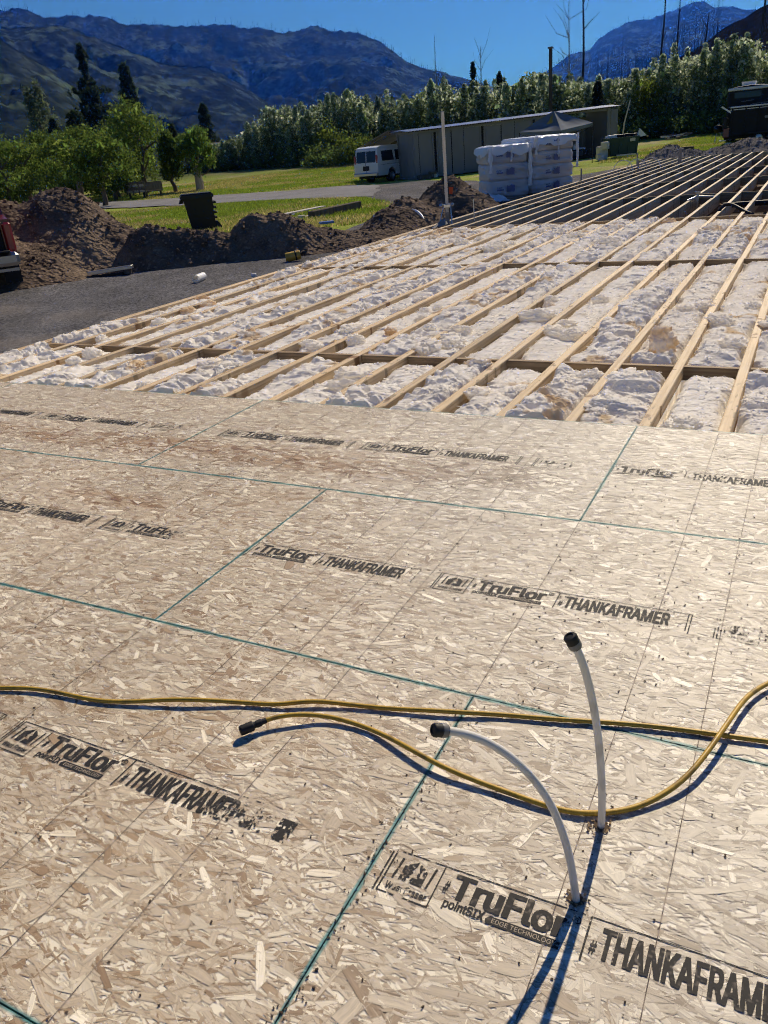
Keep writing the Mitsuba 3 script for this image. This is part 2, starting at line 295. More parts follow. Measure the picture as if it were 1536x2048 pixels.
# ---------------------------------------------------------------- floor framing
frame = thing('floor_frame', 'long pale timber floor joists with dark cross blocking, beyond the strand board panels', 'floor frame')
JX = [0.0203 + .4064 * k for k in range(-12, 9)]
BLK = [3.75, 8.40, 13.05, 17.70, 22.35, 27.0, 31.65]
YB = [-3.2, 8.40, 17.70, 27.0, 37.7]
def joist(x, w, ya, yb, seed):
    r = np.random.default_rng(seed); n = max(3, int((yb - ya) / .8)); y = np.linspace(ya, yb, n)
    dx = np.cumsum(r.normal(0, .0016, n)); dx -= np.linspace(dx[0], dx[-1], n); dz = -np.abs(r.normal(0, .0006, n)); h, c = w / 2, .004
    prof = np.array([[-h, -.24], [h, -.24], [h, -c], [h - c, 0], [-h + c, 0], [-h, -c]])
    v = np.stack([x + dx[:, None] + prof[None, :, 0], np.repeat(y[:, None], 6, 1), -.0195 + dz[:, None] + prof[None, :, 1]], -1).reshape(-1, 3)
    i, j = np.meshgrid(np.arange(n - 1), np.arange(6), indexing='ij')
    q = np.stack([i * 6 + j, (i + 1) * 6 + j, (i + 1) * 6 + (j + 1) % 6, i * 6 + (j + 1) % 6], -1).reshape(-1, 4)
    f = np.vstack([q[:, [0, 2, 1]], q[:, [0, 3, 2]]]); e = np.array([[0, 1, 2], [0, 2, 3], [0, 3, 4], [0, 4, 5]])
    return v, np.vstack([f, e, e[:, ::-1] + (n - 1) * 6])
for k, x in enumerate(JX):
    for m in range(4):
        off = (0.004 if m % 2 else -.004) + rng.normal(0, .003)
        put('joist', joist(x + off, .062 if k else .045, YB[m] + .002, YB[m + 1] - .002, 1000 + 10 * k + m), 'pine', frame)
for y in BLK:
    for a, b in zip(JX[:-1], JX[1:]):
        yy = y + rng.normal(0, .004)
        put('blocking', box(((a + b) / 2, yy, -.024 - .10), ((b - a) - .064, .045, .20), None, .002), 'fir', frame)
put('rim_board', box(((JX[0] + JX[-1]) / 2, 37.73, -.14), (JX[-1] - JX[0], .045, .24)), 'pine', frame)
put('rim_board', box((JX[0] - .046, 17.2, -.15), (.040, 41.0, .26)), 'pine', frame)
for x in (JX[0] - .02, JX[-1]):
    put('stem_wall', box((x, 17.2, -.52), (.18, 41.0, .46)), 'concrete', frame)
put('stem_wall', box(((JX[0] + JX[-1]) / 2, 37.62, -.52), (JX[-1] - JX[0] - .2, .18, .46)), 'concrete', frame)
for y in BLK:   # girders under the joists, on the crawl space floor
    put('girder', box(((JX[0] + JX[-1]) / 2, y + .06, -.36), (JX[-1] - JX[0] - .3, .09, .19)), 'fir', frame)
# dark cut line joists with printed stamps are left plain; pipes and ducts in the open bays follow below

# ---------------------------------------------------------------- insulation
def wool_height(x, y, seed):
    p = np.stack([x, y, np.full_like(x, seed * 3.7)], -1)
    w = np.stack([meshkit.noise(p * 5, 1), meshkit.noise(p * 5, 2), np.zeros_like(x)], -1) * .22
    q = p + w
    lo = meshkit.fbm(p * [2.2, 1.3, 1], 2, 3)
    q2 = np.stack([.8 * q[..., 0] + .6 * q[..., 1], -.6 * q[..., 0] + .8 * q[..., 1], q[..., 2]], -1); sa = lambda n_: np.sqrt((2 * n_ - 1) ** 2 + .02)
    big = .5 * sa(meshkit.noise(q * [8.5, 7, 1], 4)) + .5 * sa(meshkit.noise(q2 * [9, 11, 1], 14))
    mid = .6 * sa(meshkit.noise(q * [7, 29, 1], 5)) + .4 * sa(meshkit.noise(q2 * [17, 21, 1], 15))
    sml = .65 * sa(meshkit.noise(q * [17, 68, 1], 6)) + .35 * sa(meshkit.noise(q2 * [40, 56, 1], 16))
    rough = ss(.42, .62, meshkit.noise(p * [.8, .55, 1], 9))
    return -.102 + .060 * lo + (.024 + .100 * rough) * big + (.022 + .022 * rough) * mid + .018 * sml
def batt(xa, xb, ya, yb, step, seed):
    nx, ny = int((xb - xa) / step) + 1, int((yb - ya) / step) + 1
    x, y = np.meshgrid(np.linspace(xa, xb, nx), np.linspace(ya, yb, ny), indexing='ij')
    z = wool_height(x, y, seed)
    e = np.minimum(x - xa, xb - x); ee = np.minimum(y - ya, yb - y)
    z -= (.020 + .16 * ss(.45, .75, meshkit.noise(np.stack([x * 0 + (x > (xa + xb) / 2), y * 2.6, x * 0 + seed], -1), 4))) * np.exp(-(e / .028) ** 1.3) + .05 * np.exp(-ee / .05)
    end = .10 * meshkit.noise(np.stack([x * 9, y * 0 + seed, x * 0], -1), 3)
    z -= .20 * (1 - ss(0, .05, (yb - y) - end))          # the batt stops short of the blocking
    z = np.where(y < 2.48, np.minimum(z, -.030), z)      # tucked below the boards
    p = np.stack([x, y, x * 0 + seed], -1)
    y2 = y + .022 * (meshkit.noise(p * 16, 11) - .5) * (ee > step); x2 = x + .022 * (meshkit.noise(p * 16, 12) - .5) * (e > step)
    v, f = np.stack([x2, y2, z.clip(-.26, .02)], -1).reshape(-1, 3), grid(nx, ny)
    f = np.vstack([f[:, [0, 1, 2]], f[:, [0, 2, 3]]])
    # loose flock and wisps on the batt's surface: small curled strips
    g = np.random.default_rng(seed + 900); n = int(380 * (yb - ya) / 1.5 * (.0085 / step) ** .9)
    c = v[g.integers(0, len(v), n)]; c = c[c[:, 2] > -.14]; n = len(c)
    a = g.uniform(0, 2 * np.pi, n); L = g.uniform(.02, .06, n) * (step / .0085) ** .5; w = L * g.uniform(.06, .22, n); up = g.uniform(-.15, .75, n)
    d = np.stack([np.cos(a), np.sin(a), up], 1); sd = np.stack([-np.sin(a), np.cos(a), g.normal(0, .6, n)], 1)
    st = np.array([-.5, 0, .5]); ww = np.array([.35, 1, .3]); cu = np.array([-.16, .06, -.22])
    c = c[c[:, 1] > 2.52] if ya < 2.5 else c; n = len(c); a, L, w, up, d, sd = a[:n], L[:n], w[:n], up[:n], d[:n], sd[:n]
    P = c[:, None] + L[:, None, None] * st[None, :, None] * d[:, None] + (L[:, None] * cu)[..., None] * [0, 0, 1.0] + [0, 0, .004]
    Q = np.stack([P - (w[:, None] * ww)[..., None] * sd[:, None] * .5, P + (w[:, None] * ww)[..., None] * sd[:, None] * .5], 2).reshape(-1, 3)
    q = np.array([[0, 2, 3, 1], [2, 4, 5, 3]]); q = (np.arange(n)[:, None, None] * 6 + q).reshape(-1, 4) + len(v)
    Q[:, 0] = Q[:, 0].clip(xa - .02, xb + .02)
    return np.vstack([v, Q]), np.vstack([f, q[:, [0, 1, 2]], q[:, [0, 2, 3]]])
ROWS = [(2.28, 3.725, .0085), (3.775, 8.375, .0125), (8.425, 13.02, .02)]
for r_, (ya, yb, st) in enumerate(ROWS):
    for k in range(len(JX) - 1):
        kb = put('insulation_batt', batt(JX[k] + .033, JX[k + 1] - .033, ya, yb, st, k + 20 * r_), 'wool', None, True,
            'white fluffy insulation batt between joists, in the row ' + ['nearest the strand boards', 'between the two dark cross lines', 'farthest from the strand boards'][r_], 'insulation', 'insulation batts, row ' + ['nearest the boards', 'in the middle', 'farthest off'][r_])
        xa, xb = JX[k] + .036, JX[k + 1] - .036
        put('added_bounce_tray', (np.array([[xa, ya, -.09], [xa, ya, -.20], [xb, ya, -.20], [xb, ya, -.09], [xa, yb - .08, -.09], [xa, yb - .08, -.20], [xb, yb - .08, -.20], [xb, yb - .08, -.09]]), np.array([[0, 1, 5], [0, 5, 4], [1, 2, 6], [1, 6, 5], [2, 3, 7], [2, 7, 6], [0, 2, 1], [0, 3, 2], [4, 5, 6], [4, 6, 7]])), 'added_bounce_tray', kb)  # added unseen tray below the wool, sends transmitted light back up
def tuft(c, r, seed, squash=.7):
    s = trimesh.creation.icosphere(4, 1.0); v = np.array(s.vertices)
    q = v * 1.0 + seed * 5.3; q = q + .5 * np.stack([meshkit.noise(q * 2, k) for k in (1, 2, 3)], -1)
    d = .66 + .45 * np.abs(2 * meshkit.noise(q * 1.6, 4) - 1) + .30 * np.abs(2 * meshkit.noise(q * 3.7, 5) - 1) + .14 * np.abs(2 * meshkit.noise(q * 8, 6) - 1) + .06 * meshkit.noise(q * 19, 7)
    g = np.random.default_rng(seed); sc = np.array([g.uniform(.8, 1.5), g.uniform(.7, 1.2), squash]) * r
    return (v * d[:, None] * sc) @ rot(g.uniform(0, 6)).T + np.asarray(c, float), np.array(s.faces)
put('insulation_tuft', tuft((1.05, 4.25, .01), .125, 3, 1.0), 'tuft_amber', None, True, 'big amber brown tuft of insulation standing up beside a joist, largest of the loose tufts', 'insulation tuft')
g_ = np.random.default_rng(5)
TUFTS = [(.72, 3.48, .07), (-1.74, 4.6, .11), (-.12, 3.62, .09), (-3.03, 5.9, .13), (-1.33, 11.0, .14), (-2.41, 3.28, .10), (-3.85, 3.45, .11), (-1.68, 11.4, .13), (-.65, 10.0, .17), (.6, 11.0, .15), (.3, 4.6, .10), (1.5, 4.4, .10), (1.75, 5.0, .11), (-.6, 4.2, .10), (-.2, 5.3, .12), (.35, 3.0, .07)]
for i in range(105):
    y = g_.choice([g_.uniform(2.6, 3.6), g_.uniform(3.9, 6.2), g_.uniform(9.6, 12.8)], p=[.2, .45, .35]); TUFTS.append((g_.uniform(-4.7, 1.9), y, g_.uniform(.05, .11) * (1.25 if y > 8 else 1)))
for i, (x, y, r) in enumerate(TUFTS):
    kx = round((x - .0203) / .4064); dxj = x - (.0203 + .4064 * kx)
    if abs(dxj) < .06: x += .08 * (1 if dxj >= 0 else -1)
    am = i % 7 == 2
    put('loose_tuft', tuft((x, y, -.050 + .15 * r), r, 50 + i, .55), 'tuft_amber' if am else 'tuft', None, True,
        'small amber clump of loose insulation on the batts' if am else 'small white clump of loose insulation on the batts', 'insulation tuft', 'amber clumps of insulation' if am else 'white clumps of insulation')

# ---------------------------------------------------------------- hose, pipes and litter on the subfloor
H1 = [[-.8, -.62, .009], [-.5, -.57, .009], [-.26, -.526, .009], [-.195, -.502, .009], [-.095, -.469, .01], [.037, -.447, .009], [.169, -.431, .0085], [.265, -.402, .01], [.371, -.362, .016], [.474, -.325, .017], [.62, -.274, .009], [.709, -.248, .011], [.791, -.21, .015], [.876, -.182, .011], [1.022, -.148, .009], [1.134, -.119, .012], [1.229, -.092, .012], [1.335, -.059, .009], [1.428, -.037, .009], [1.556, -.003, .009], [1.681, .029, .009], [1.828, .056, .009], [1.988, .08, .009], [2.2, .13, .009], [2.5, .25, .009], [2.72, .5, .009], [2.68, .8, .009], [2.42, .86, .012], [2.2, .66, .016]]
H2 = [[2.074, .442, .02], [1.973, .318, .017], [1.933, .244, .022], [1.903, .141, .031], [1.877, .032, .037], [1.852, -.057, .035], [1.818, -.142, .025], [1.772, -.213, .014], [1.725, -.264, .009], [1.665, -.306, .009], [1.6, -.331, .009], [1.53, -.336, .009], [1.441, -.331, .01], [1.348, -.326, .014], [1.249, -.315, .02], [1.134, -.282, .018], [1.009, -.248, .01], [.927, -.244, .012], [.853, -.256, .017], [.802, -.28, .024], [.759, -.306, .026], [.719, -.343, .024]]
hose = thing('air_hose', 'yellow rubber air hose lying across the strand board floor in a loop', 'hose')
hp = spline(H1 + H2, 420); hv, hf = tube(hp, .0068, 12)
hu = np.r_[np.repeat(np.linspace(0, 9, 420), 12), 0, 9]
scene[hose + '__rubber_tube'] = mikit.ply((hv, hf), 'm_hose_rubber', True, uv=np.c_[hu, np.zeros(len(hv))])
a_, b_ = np.array([.719, -.343, .024]), np.array([.677, -.402, .022]); d_ = (b_ - a_) / np.linalg.norm(b_ - a_)
Rc = trimesh.geometry.align_vectors([0, 0, 1], d_)[:3, :3]
put('coupler', lathe([(0, -.008), (.0078, -.008), (.0082, .006), (.0105, .008), (.0105, .022), (.009, .024), (.009, .029), (.0135, .031), (.0145, .034), (.0145, .066), (.0125, .070), (.0075, .070), (.0075, .055), (0, .055)], 16, a_, Rc), 'black_plastic', hose, 30, 'black coupling on the hose end')
P1 = [[1.663, -.556, -.2], [1.661, -.556, 0], [1.654, -.556, .063], [1.642, -.556, .136], [1.623, -.556, .204], [1.595, -.556, .267], [1.554, -.556, .318], [1.508, -.556, .351], [1.45, -.556, .369], [1.396, -.556, .367], [1.368, -.556, .361]]
P2 = [[1.664, -.342, -.2], [1.664, -.342, .001], [1.664, -.342, .066], [1.661, -.342, .139], [1.654, -.342, .223], [1.642, -.342, .316], [1.627, -.342, .392], [1.61, -.342, .452], [1.589, -.342, .498]]
for i_, d_ in zip(range(4, 11), (-.004, -.012, -.024, -.040, -.062, -.090, -.108)):   # the bent pipe also leans towards the near side
    q_ = np.array(P1[i_]); e_ = CAM - q_; P1[i_] = (q_ + e_ * (d_ / e_[1])).tolist()
for i_ in range(2, 9):
    q_ = np.array(P2[i_]); e_ = CAM - q_; P2[i_] = (q_ + e_ * (-.22 * q_[2] / e_[1])).tolist()
for pts, lab in ((P1, 'white plastic pipe stub bent far over to the left with a black cap'), (P2, 'nearly upright white plastic pipe stub with a black cap, behind the bent one')):
    t = thing('pipe_stub', lab, 'pipe'); pp = spline(pts, 60); put('pipe', tube(pp, .0083, 18), 'white_plastic', t, True)
    d_ = pp[-1] - pp[-2]; d_ /= np.linalg.norm(d_); Rc = trimesh.geometry.align_vectors([0, 0, 1], d_)[:3, :3]
    put('cap', lathe([(.0084, -.020), (.0122, -.020), (.0131, -.016), (.0131, -.004), (.0126, -.002), (.0126, .001), (.0136, .002), (.0136, .007), (.0118, .010), (.0074, .011), (.0074, .009), (0, .009)], 24, pp[-1], Rc), 'black_plastic', t, 35)
    put('collar', lathe([(.0088, -.0185), (.0133, -.018), (.0138, -.014), (.0138, -.009), (.0133, -.0065)], 24, pp[-1], Rc), 'grey_ring', t, 35)
    hx, hy = pts[1][0], pts[1][1]; ng = 26; an = np.arange(ng) * 2 * np.pi / ng; rr = .0165 + g_.uniform(-.002, .004, ng)
    put('hole_shade_disc', (np.vstack([np.c_[hx + rr * np.cos(an), hy + rr * np.sin(an), np.full(ng, .0013)], [[hx, hy, .0013]]]), np.stack([np.arange(ng), (np.arange(ng) + 1) % ng, np.full(ng, ng)], 1)), 'soil', t)  # dark disc laid on the board, shade inside the hole as colour
    ch = []
    for q in range(26):
        aa = g_.uniform(0, 6.28); dd = .013 + abs(g_.normal(0, .009)); s = g_.uniform(.001, .004)
        ch.append(box((hx + dd * np.cos(aa), hy + dd * np.sin(aa), .002 + s * .4), (s * 2.2, s, s * .8), rot(g_.uniform(0, 6), g_.normal(0, .5), g_.normal(0, .5))))
    tag(put('drill_shavings', join(ch), 'fir', t), kind='stuff')
# screws along the joists and bits of dirt and chaff on the boards
sc = []
for x in JX:
    for y in np.arange(-2.3, 2.4, .155):
        if g_.random() < .75: sc.append((x + g_.normal(0, .008), y + g_.normal(0, .03), g_.uniform(.0026, .0042)))
for row in (-1, 0, 1, 2):
    for x in np.arange(-4.8, 3, .2):
        if g_.random() < .6: sc.append((x + g_.normal(0, .05), row * S + g_.choice([-1, 1]) * g_.uniform(.012, .02), g_.uniform(.0025, .004)))
sc = np.array(sc); ng = 7; an = np.arange(ng) * 2 * np.pi / ng
v = np.stack([sc[:, 0, None] + sc[:, 2, None] * np.cos(an), sc[:, 1, None] + sc[:, 2, None] * .8 * np.sin(an), np.full((len(sc), ng), .0011)], -1).reshape(-1, 3)
f = (np.arange(len(sc))[:, None, None] * ng + np.stack([np.zeros(ng - 2, int), np.arange(1, ng - 1), np.arange(2, ng)], 1)).reshape(-1, 3)
tag(put('screw_head', (v, f), 'soil', 'subfloor'), 'dark countersunk screw heads along the joist lines', kind='stuff')
db = []
for i in range(1500):
    x, y = g_.uniform(-3.5, 2.6), g_.uniform(-1.4, 2.4)
    if i < 420: x, y = g_.normal(1.55, .4), g_.normal(.75, .5)
    elif i < 560: x, y = 1.22 + g_.normal(0, .02), g_.uniform(-1.2, .0)
    s = g_.uniform(.0012, .0034)
    db.append(box((x, y, .0012 + s * .3), (s * g_.uniform(1, 2.6), s, s * .7), rot(g_.uniform(0, 6), g_.normal(0, .3), g_.normal(0, .3))))
put('debris', join(db), 'soil', None, False, 'scattered dark crumbs of dirt on the strand board floor', 'debris', kind='stuff')
# ---------------------------------------------------------------- more materials
bsdf('concrete', lambda p, n, uv: mix((.20, .19, .18), (.28, .27, .25), fbm(p.x * 5, p.y * 5, p.z * 5, 3)), .9, .2)
def grassy(p, n, uv):
    k = fbm(p.x * .35, p.y * .35, 0, 3); m = noise(p.x * 3, p.y * 3); s = noise(p.x * 14, p.y * 14)
    col = mix((.20, .26, .035), (.31, .35, .055), m)
    col = mix(col, (.36, .31, .13), smoothstep(.50, .66, k))
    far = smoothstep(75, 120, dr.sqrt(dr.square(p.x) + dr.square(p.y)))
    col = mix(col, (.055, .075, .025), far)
    return col * (.62 + .7 * s)
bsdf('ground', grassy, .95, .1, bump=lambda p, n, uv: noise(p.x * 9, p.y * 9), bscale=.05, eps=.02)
def gravelly(p, n, uv):
    a = noise(p.x * 34, p.y * 34, p.z * 34); b = noise(p.x * 90, p.y * 90, p.z * 90)
    k = fbm(p.x * .5, p.y * .5, 0, 3)
    col = mix((.040, .039, .042), (.185, .18, .183), smoothstep(.2, .85, .6 * a + .4 * b))
    tr = noise((p.x * .8 + p.y * .6) * 1.6, (p.y * .8 - p.x * .6) * .22)
    return mix(col, mi.Color3f(.19, .165, .14), .55 * smoothstep(.52, .75, k)) * (.62 + .4 * noise(p.x * 2.2, p.y * 2.2) + .4 * tr)
bsdf('gravel', gravelly, .9, .2, bump=lambda p, n, uv: .6 * noise(p.x * 30, p.y * 30, p.z * 30) + .4 * noise(p.x * 70, p.y * 70, p.z * 70), bscale=.036, eps=.006)
def roadcol(p, n, uv):
    k = fbm(p.x * .8, p.y * .8, 0, 3)
    return mix((.15, .148, .15), (.25, .24, .23), k) * (.8 + .4 * noise(p.x * 18, p.y * 18))
bsdf('road', roadcol, .9, .2, bump=lambda p, n, uv: noise(p.x * 14, p.y * 14), bscale=.03, eps=.02)
def earth(p, n, uv):
    a = fbm(p.x * 2.2, p.y * 2.2, p.z * 2.2, 3); b = noise(p.x * 17, p.y * 17, p.z * 17)
    col = mix((.095, .069, .052), (.185, .136, .098), smoothstep(.3, .7, a))
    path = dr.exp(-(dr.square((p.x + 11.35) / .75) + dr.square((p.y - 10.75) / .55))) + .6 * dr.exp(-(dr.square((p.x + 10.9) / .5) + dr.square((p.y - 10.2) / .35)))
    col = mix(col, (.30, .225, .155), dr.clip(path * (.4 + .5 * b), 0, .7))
    return mix(col, (.27, .20, .145), .7 * smoothstep(.66, .85, b)) * (.65 + .6 * noise(p.x * 40, p.y * 40, p.z * 40))
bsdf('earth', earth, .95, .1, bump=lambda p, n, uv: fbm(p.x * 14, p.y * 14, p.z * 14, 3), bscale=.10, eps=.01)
def slope(p, n, uv):
    a = fbm(p.x * .012, p.y * .012, p.z * .012, 3); b = noise(p.x * .09, p.y * .09, p.z * .09)
    col = mix((.013, .020, .013), (.035, .046, .024), smoothstep(.38, .70, .5 * a + .5 * b))
    return mix(col, (.075, .105, .055), .8 * smoothstep(.55, .74, noise(p.x * .013, p.y * .013, p.z * .03) * .6 + .4 * b)) * (.6 + .8 * noise(p.x * .22, p.y * .22, p.z * .22))
bsdf('slope', slope, 1.0, .0, bump=lambda p, n, uv: fbm(p.x * .06, p.y * .06, p.z * .06, 3), bscale=5.5, eps=2.0)
bsdf('burnt_slope', lambda p, n, uv: mix((.005, .006, .007), (.016, .017, .016), noise(p.x * .4, p.y * .4, p.z * .4)), 1.0, .0)
scene['m_leaf'] = {'type': 'principledthin', 'base_color': VC, 'roughness': .55, 'diff_trans': 1.1, 'spec_trans': 0.0, 'eta': 1.3}
scene['m_blade'] = {'type': 'principledthin', 'base_color': VC, 'roughness': .6, 'diff_trans': .9, 'spec_trans': 0.0, 'eta': 1.3}
bsdf('bark', lambda p, n, uv: mix((.075, .060, .048), (.16, .135, .11), noise(p.x * 14, p.y * 14, p.z * 3)), .95, .1)
bsdf('burnt_bark', lambda p, n, uv: mix((.020, .019, .019), (.085, .08, .078), noise(p.x * 3, p.y * 3, p.z * .5)), .95, .1)
bsdf('grey_wood', lambda p, n, uv: mix((.30, .265, .225), (.42, .375, .32), noise(p.x * 30, p.y * 30, p.z * 4)), .8, .2)
bsdf('steel_grey', lambda p, n, uv: mix((.16, .163, .160), (.21, .21, .205), fbm(p.x * 1.5, p.y * 1.5, p.z * .7, 3)), .55, .4)
bsdf('seal_black', (.02, .02, .02), .7, .3)
bsdf('bare_metal', lambda p, n, uv: mix((.62, .63, .65), (.45, .44, .43), noise(p.x * 2, p.y * 2, p.z * 2)), .30, .5, metallic=.85)
bsdf('white_paint', (.60, .60, .60), .25, .5, clearcoat=.6, clearcoat_gloss=.9)
bsdf('red_paint', (.10, .006, .008), .25, .5, clearcoat=.8, clearcoat_gloss=.95)
bsdf('red_lens', (.30, .010, .013), .2, .6, clearcoat=1.0)
bsdf('dark_paint', (.006, .007, .009), .5, .2)
bsdf('tinted_glass', (.010, .012, .016), .06, .6)
bsdf('tyre', (.018, .018, .018), .85, .2)
bsdf('chrome', (.40, .40, .41), .25, .5, metallic=1.0)
bsdf('green_paint', lambda p, n, uv: mix((.014, .045, .032), (.03, .06, .045), noise(p.x * 4, p.y * 4, p.z * 4)), .6, .4)
bsdf('canopy_cloth', lambda p, n, uv: mix((.11, .13, .155), (.165, .19, .22), noise(p.x * 3, p.y * 3, p.z * 3)), .9, .1)
bsdf('shrink_wrap', lambda p, n, uv: mix((.68, .69, .72), (.80, .80, .82), noise(p.x * 5, p.y * 5, p.z * 5)), .16, .6, bump=lambda p, n, uv: fbm(p.x * 9, p.y * 9, p.z * 7, 3), bscale=.07, eps=.01, clearcoat=.7)
bsdf('bag_plastic', lambda p, n, uv: mix((.42, .41, .43), (.60, .57, .57), noise(p.x * 4, p.y * 4, p.z * 6)), .3, .5, bump=lambda p, n, uv: fbm(p.x * 7, p.y * 7, p.z * 9, 2), bscale=.05, eps=.01)
bsdf('blue_print', lambda p, n, uv: mix((.07, .085, .22), (.13, .15, .30), noise(p.x * 9, p.y * 9, p.z * 9)), .3, .5)
bsdf('blue_plastic', (.05, .12, .42), .4, .5)
bsdf('yellow_plastic', lambda p, n, uv: mix((.62, .38, .05), (.45, .26, .04), noise(p.x * 9, p.y * 9, p.z * 9)), .4, .5)
bsdf('orange_cloth', (.62, .10, .03), .7, .3)
bsdf('pale_board', lambda p, n, uv: mix((.52, .48, .41), (.62, .58, .50), noise(p.x * 9, p.y * 9, p.z * 9)), .7, .3)
bsdf('dark_cladding', lambda p, n, uv: mix((.035, .032, .030), (.06, .055, .05), noise(p.x * 3, p.y * 3, p.z * 1)), .8, .2)
bsdf('white_rubbish', (.66, .66, .66), .4, .4)
bsdf('pvc', (.70, .69, .66), .35, .5)

# ---------------------------------------------------------------- ground, yard and road
def sheet(name, poly_pts, dz, step, mat, rough=0.0, label=None, warp=.0):
    from shapely.geometry import Polygon, Point
    import shapely
    P = Polygon(poly_pts); P = P.segmentize(step); b = np.array(P.exterior.coords)[:-1]
    if warp:
        q = np.c_[b, np.zeros(len(b))]; b = b + warp * np.stack([meshkit.fbm(q * .45, 3, 1) - .5, meshkit.fbm(q * .45, 3, 2) - .5], 1) * 2
    P = Polygon(b).buffer(0); x0, y0, x1, y1 = P.bounds
    gx, gy = np.meshgrid(np.arange(x0, x1, step), np.arange(y0, y1, step)); g = np.stack([gx.ravel(), gy.ravel()], 1) + rng.uniform(-.2, .2, (gx.size, 2)) * step
    g = g[shapely.contains_xy(P.buffer(-step * .4), g[:, 0], g[:, 1])]
    v = np.vstack([b, g]); f = Delaunay(v).simplices; c = v[f].mean(1); f = f[shapely.contains_xy(P, c[:, 0], c[:, 1])]
    e1, e2 = v[f[:, 1]] - v[f[:, 0]], v[f[:, 2]] - v[f[:, 0]]; a = e1[:, 0] * e2[:, 1] - e1[:, 1] * e2[:, 0]; f[a < 0] = f[a < 0][:, ::-1]
    inner = np.r_[np.zeros(len(b)), np.ones(len(g))]
    z = zg(v[:, 0], v[:, 1]) + dz + rough * inner * (meshkit.fbm(np.c_[v, 0 * v[:, 0]] * .9, 3, 5) - .4)
    return put(name, (np.c_[v, z], f), mat, None, True, label, kind='structure')
rr = np.r_[0, np.geomspace(3, 9000, 90)]; aa = np.linspace(0, 2 * np.pi, 181)[:-1]
R_, A_ = np.meshgrid(rr[1:], aa, indexing='ij'); X_, Y_ = 1.94 + R_ * np.sin(A_), -1.72 + R_ * np.cos(A_)
dip = .35 * ((X_ > -4.9) & (X_ < 3.3) & (Y_ > -3.5) & (Y_ < 37.5))
gv = np.vstack([np.stack([X_, Y_, zg(X_, Y_) - dip], -1).reshape(-1, 3), [[1.94, -1.72, -.80]]]); nA = len(aa); i, j = np.meshgrid(np.arange(len(rr) - 2), np.arange(nA), indexing='ij')
q = np.stack([i * nA + j, i * nA + (j + 1) % nA, (i + 1) * nA + (j + 1) % nA, (i + 1) * nA + j], -1).reshape(-1, 4)
k = np.arange(nA); gf = np.vstack([q[:, [0, 2, 1]], q[:, [0, 3, 2]], np.stack([0 * k + len(gv) - 1, (k + 1) % nA, k], 1)])
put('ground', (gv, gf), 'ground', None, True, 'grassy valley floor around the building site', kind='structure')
sheet('crawl_space_floor', [(-4.86, -3.3), (3.25, -3.3), (3.25, 37.5), (-4.86, 37.5)], -.22, .6, 'soil', .08, 'dark bare soil under the floor framing')
sheet('gravel_yard', [(-5.0, -8), (-5.0, 38.2), (-3, 39), (4, 38.5), (4, 46), (-5, 43), (-7.5, 36), (-10.2, 33), (-13.5, 38), (-18.0, 42.8), (-21, 41.8), (-17, 32.5), (-12.0, 26), (-9.8, 20), (-8.8, 15), (-11.0, 12.0), (-14, 10.0), (-22, 8), (-22, -8)], .035, .55, 'gravel', .03, 'dark grey gravel yard beside the floor frame', .35)
sheet('gravel_road', [(-20.5, 41.6), (-23.6, 43.5), (-27, 42.2), (-33, 43.0), (-46.0, 44.8), (-90, 58), (-90, 47), (-52, 39.5), (-36, 36.0), (-27.5, 33.8), (-20.5, 33.0), (-15.2, 30.8)], .05, .9, 'road', .02, 'pale gravel road curving across the lawn', .5)
ap = [(-4.95, 38.1), (-4.5, 41), (-1, 44), (6, 47), (9, 42), (6, 38.0)]
# pebbles strewn on the gravel
def scatter_rocks(n, fx, smin, smax, sides=8):
    vs, fs = [], []
    b = trimesh.creation.icosahedron(); bv, bf = np.array(b.vertices), np.array(b.faces)
    c, ok = fx(n); s = np.exp(rng.uniform(np.log(smin), np.log(smax), len(c)))
    v = bv[None] * rng.uniform(.6, 1.25, (len(c), 12, 1)) * s[:, None, None] * rng.uniform(.6, 1.2, (len(c), 1, 3))
    v = v + c[:, None]
    return v.reshape(-1, 3), (np.arange(len(c))[:, None, None] * 12 + bf).reshape(-1, 3)
def yard_pts(n):
    x, y = rng.uniform(-13, -5.2, n), rng.uniform(1.5, 14, n); return np.stack([x, y, zg(x, y) + .035 + .006], 1), None

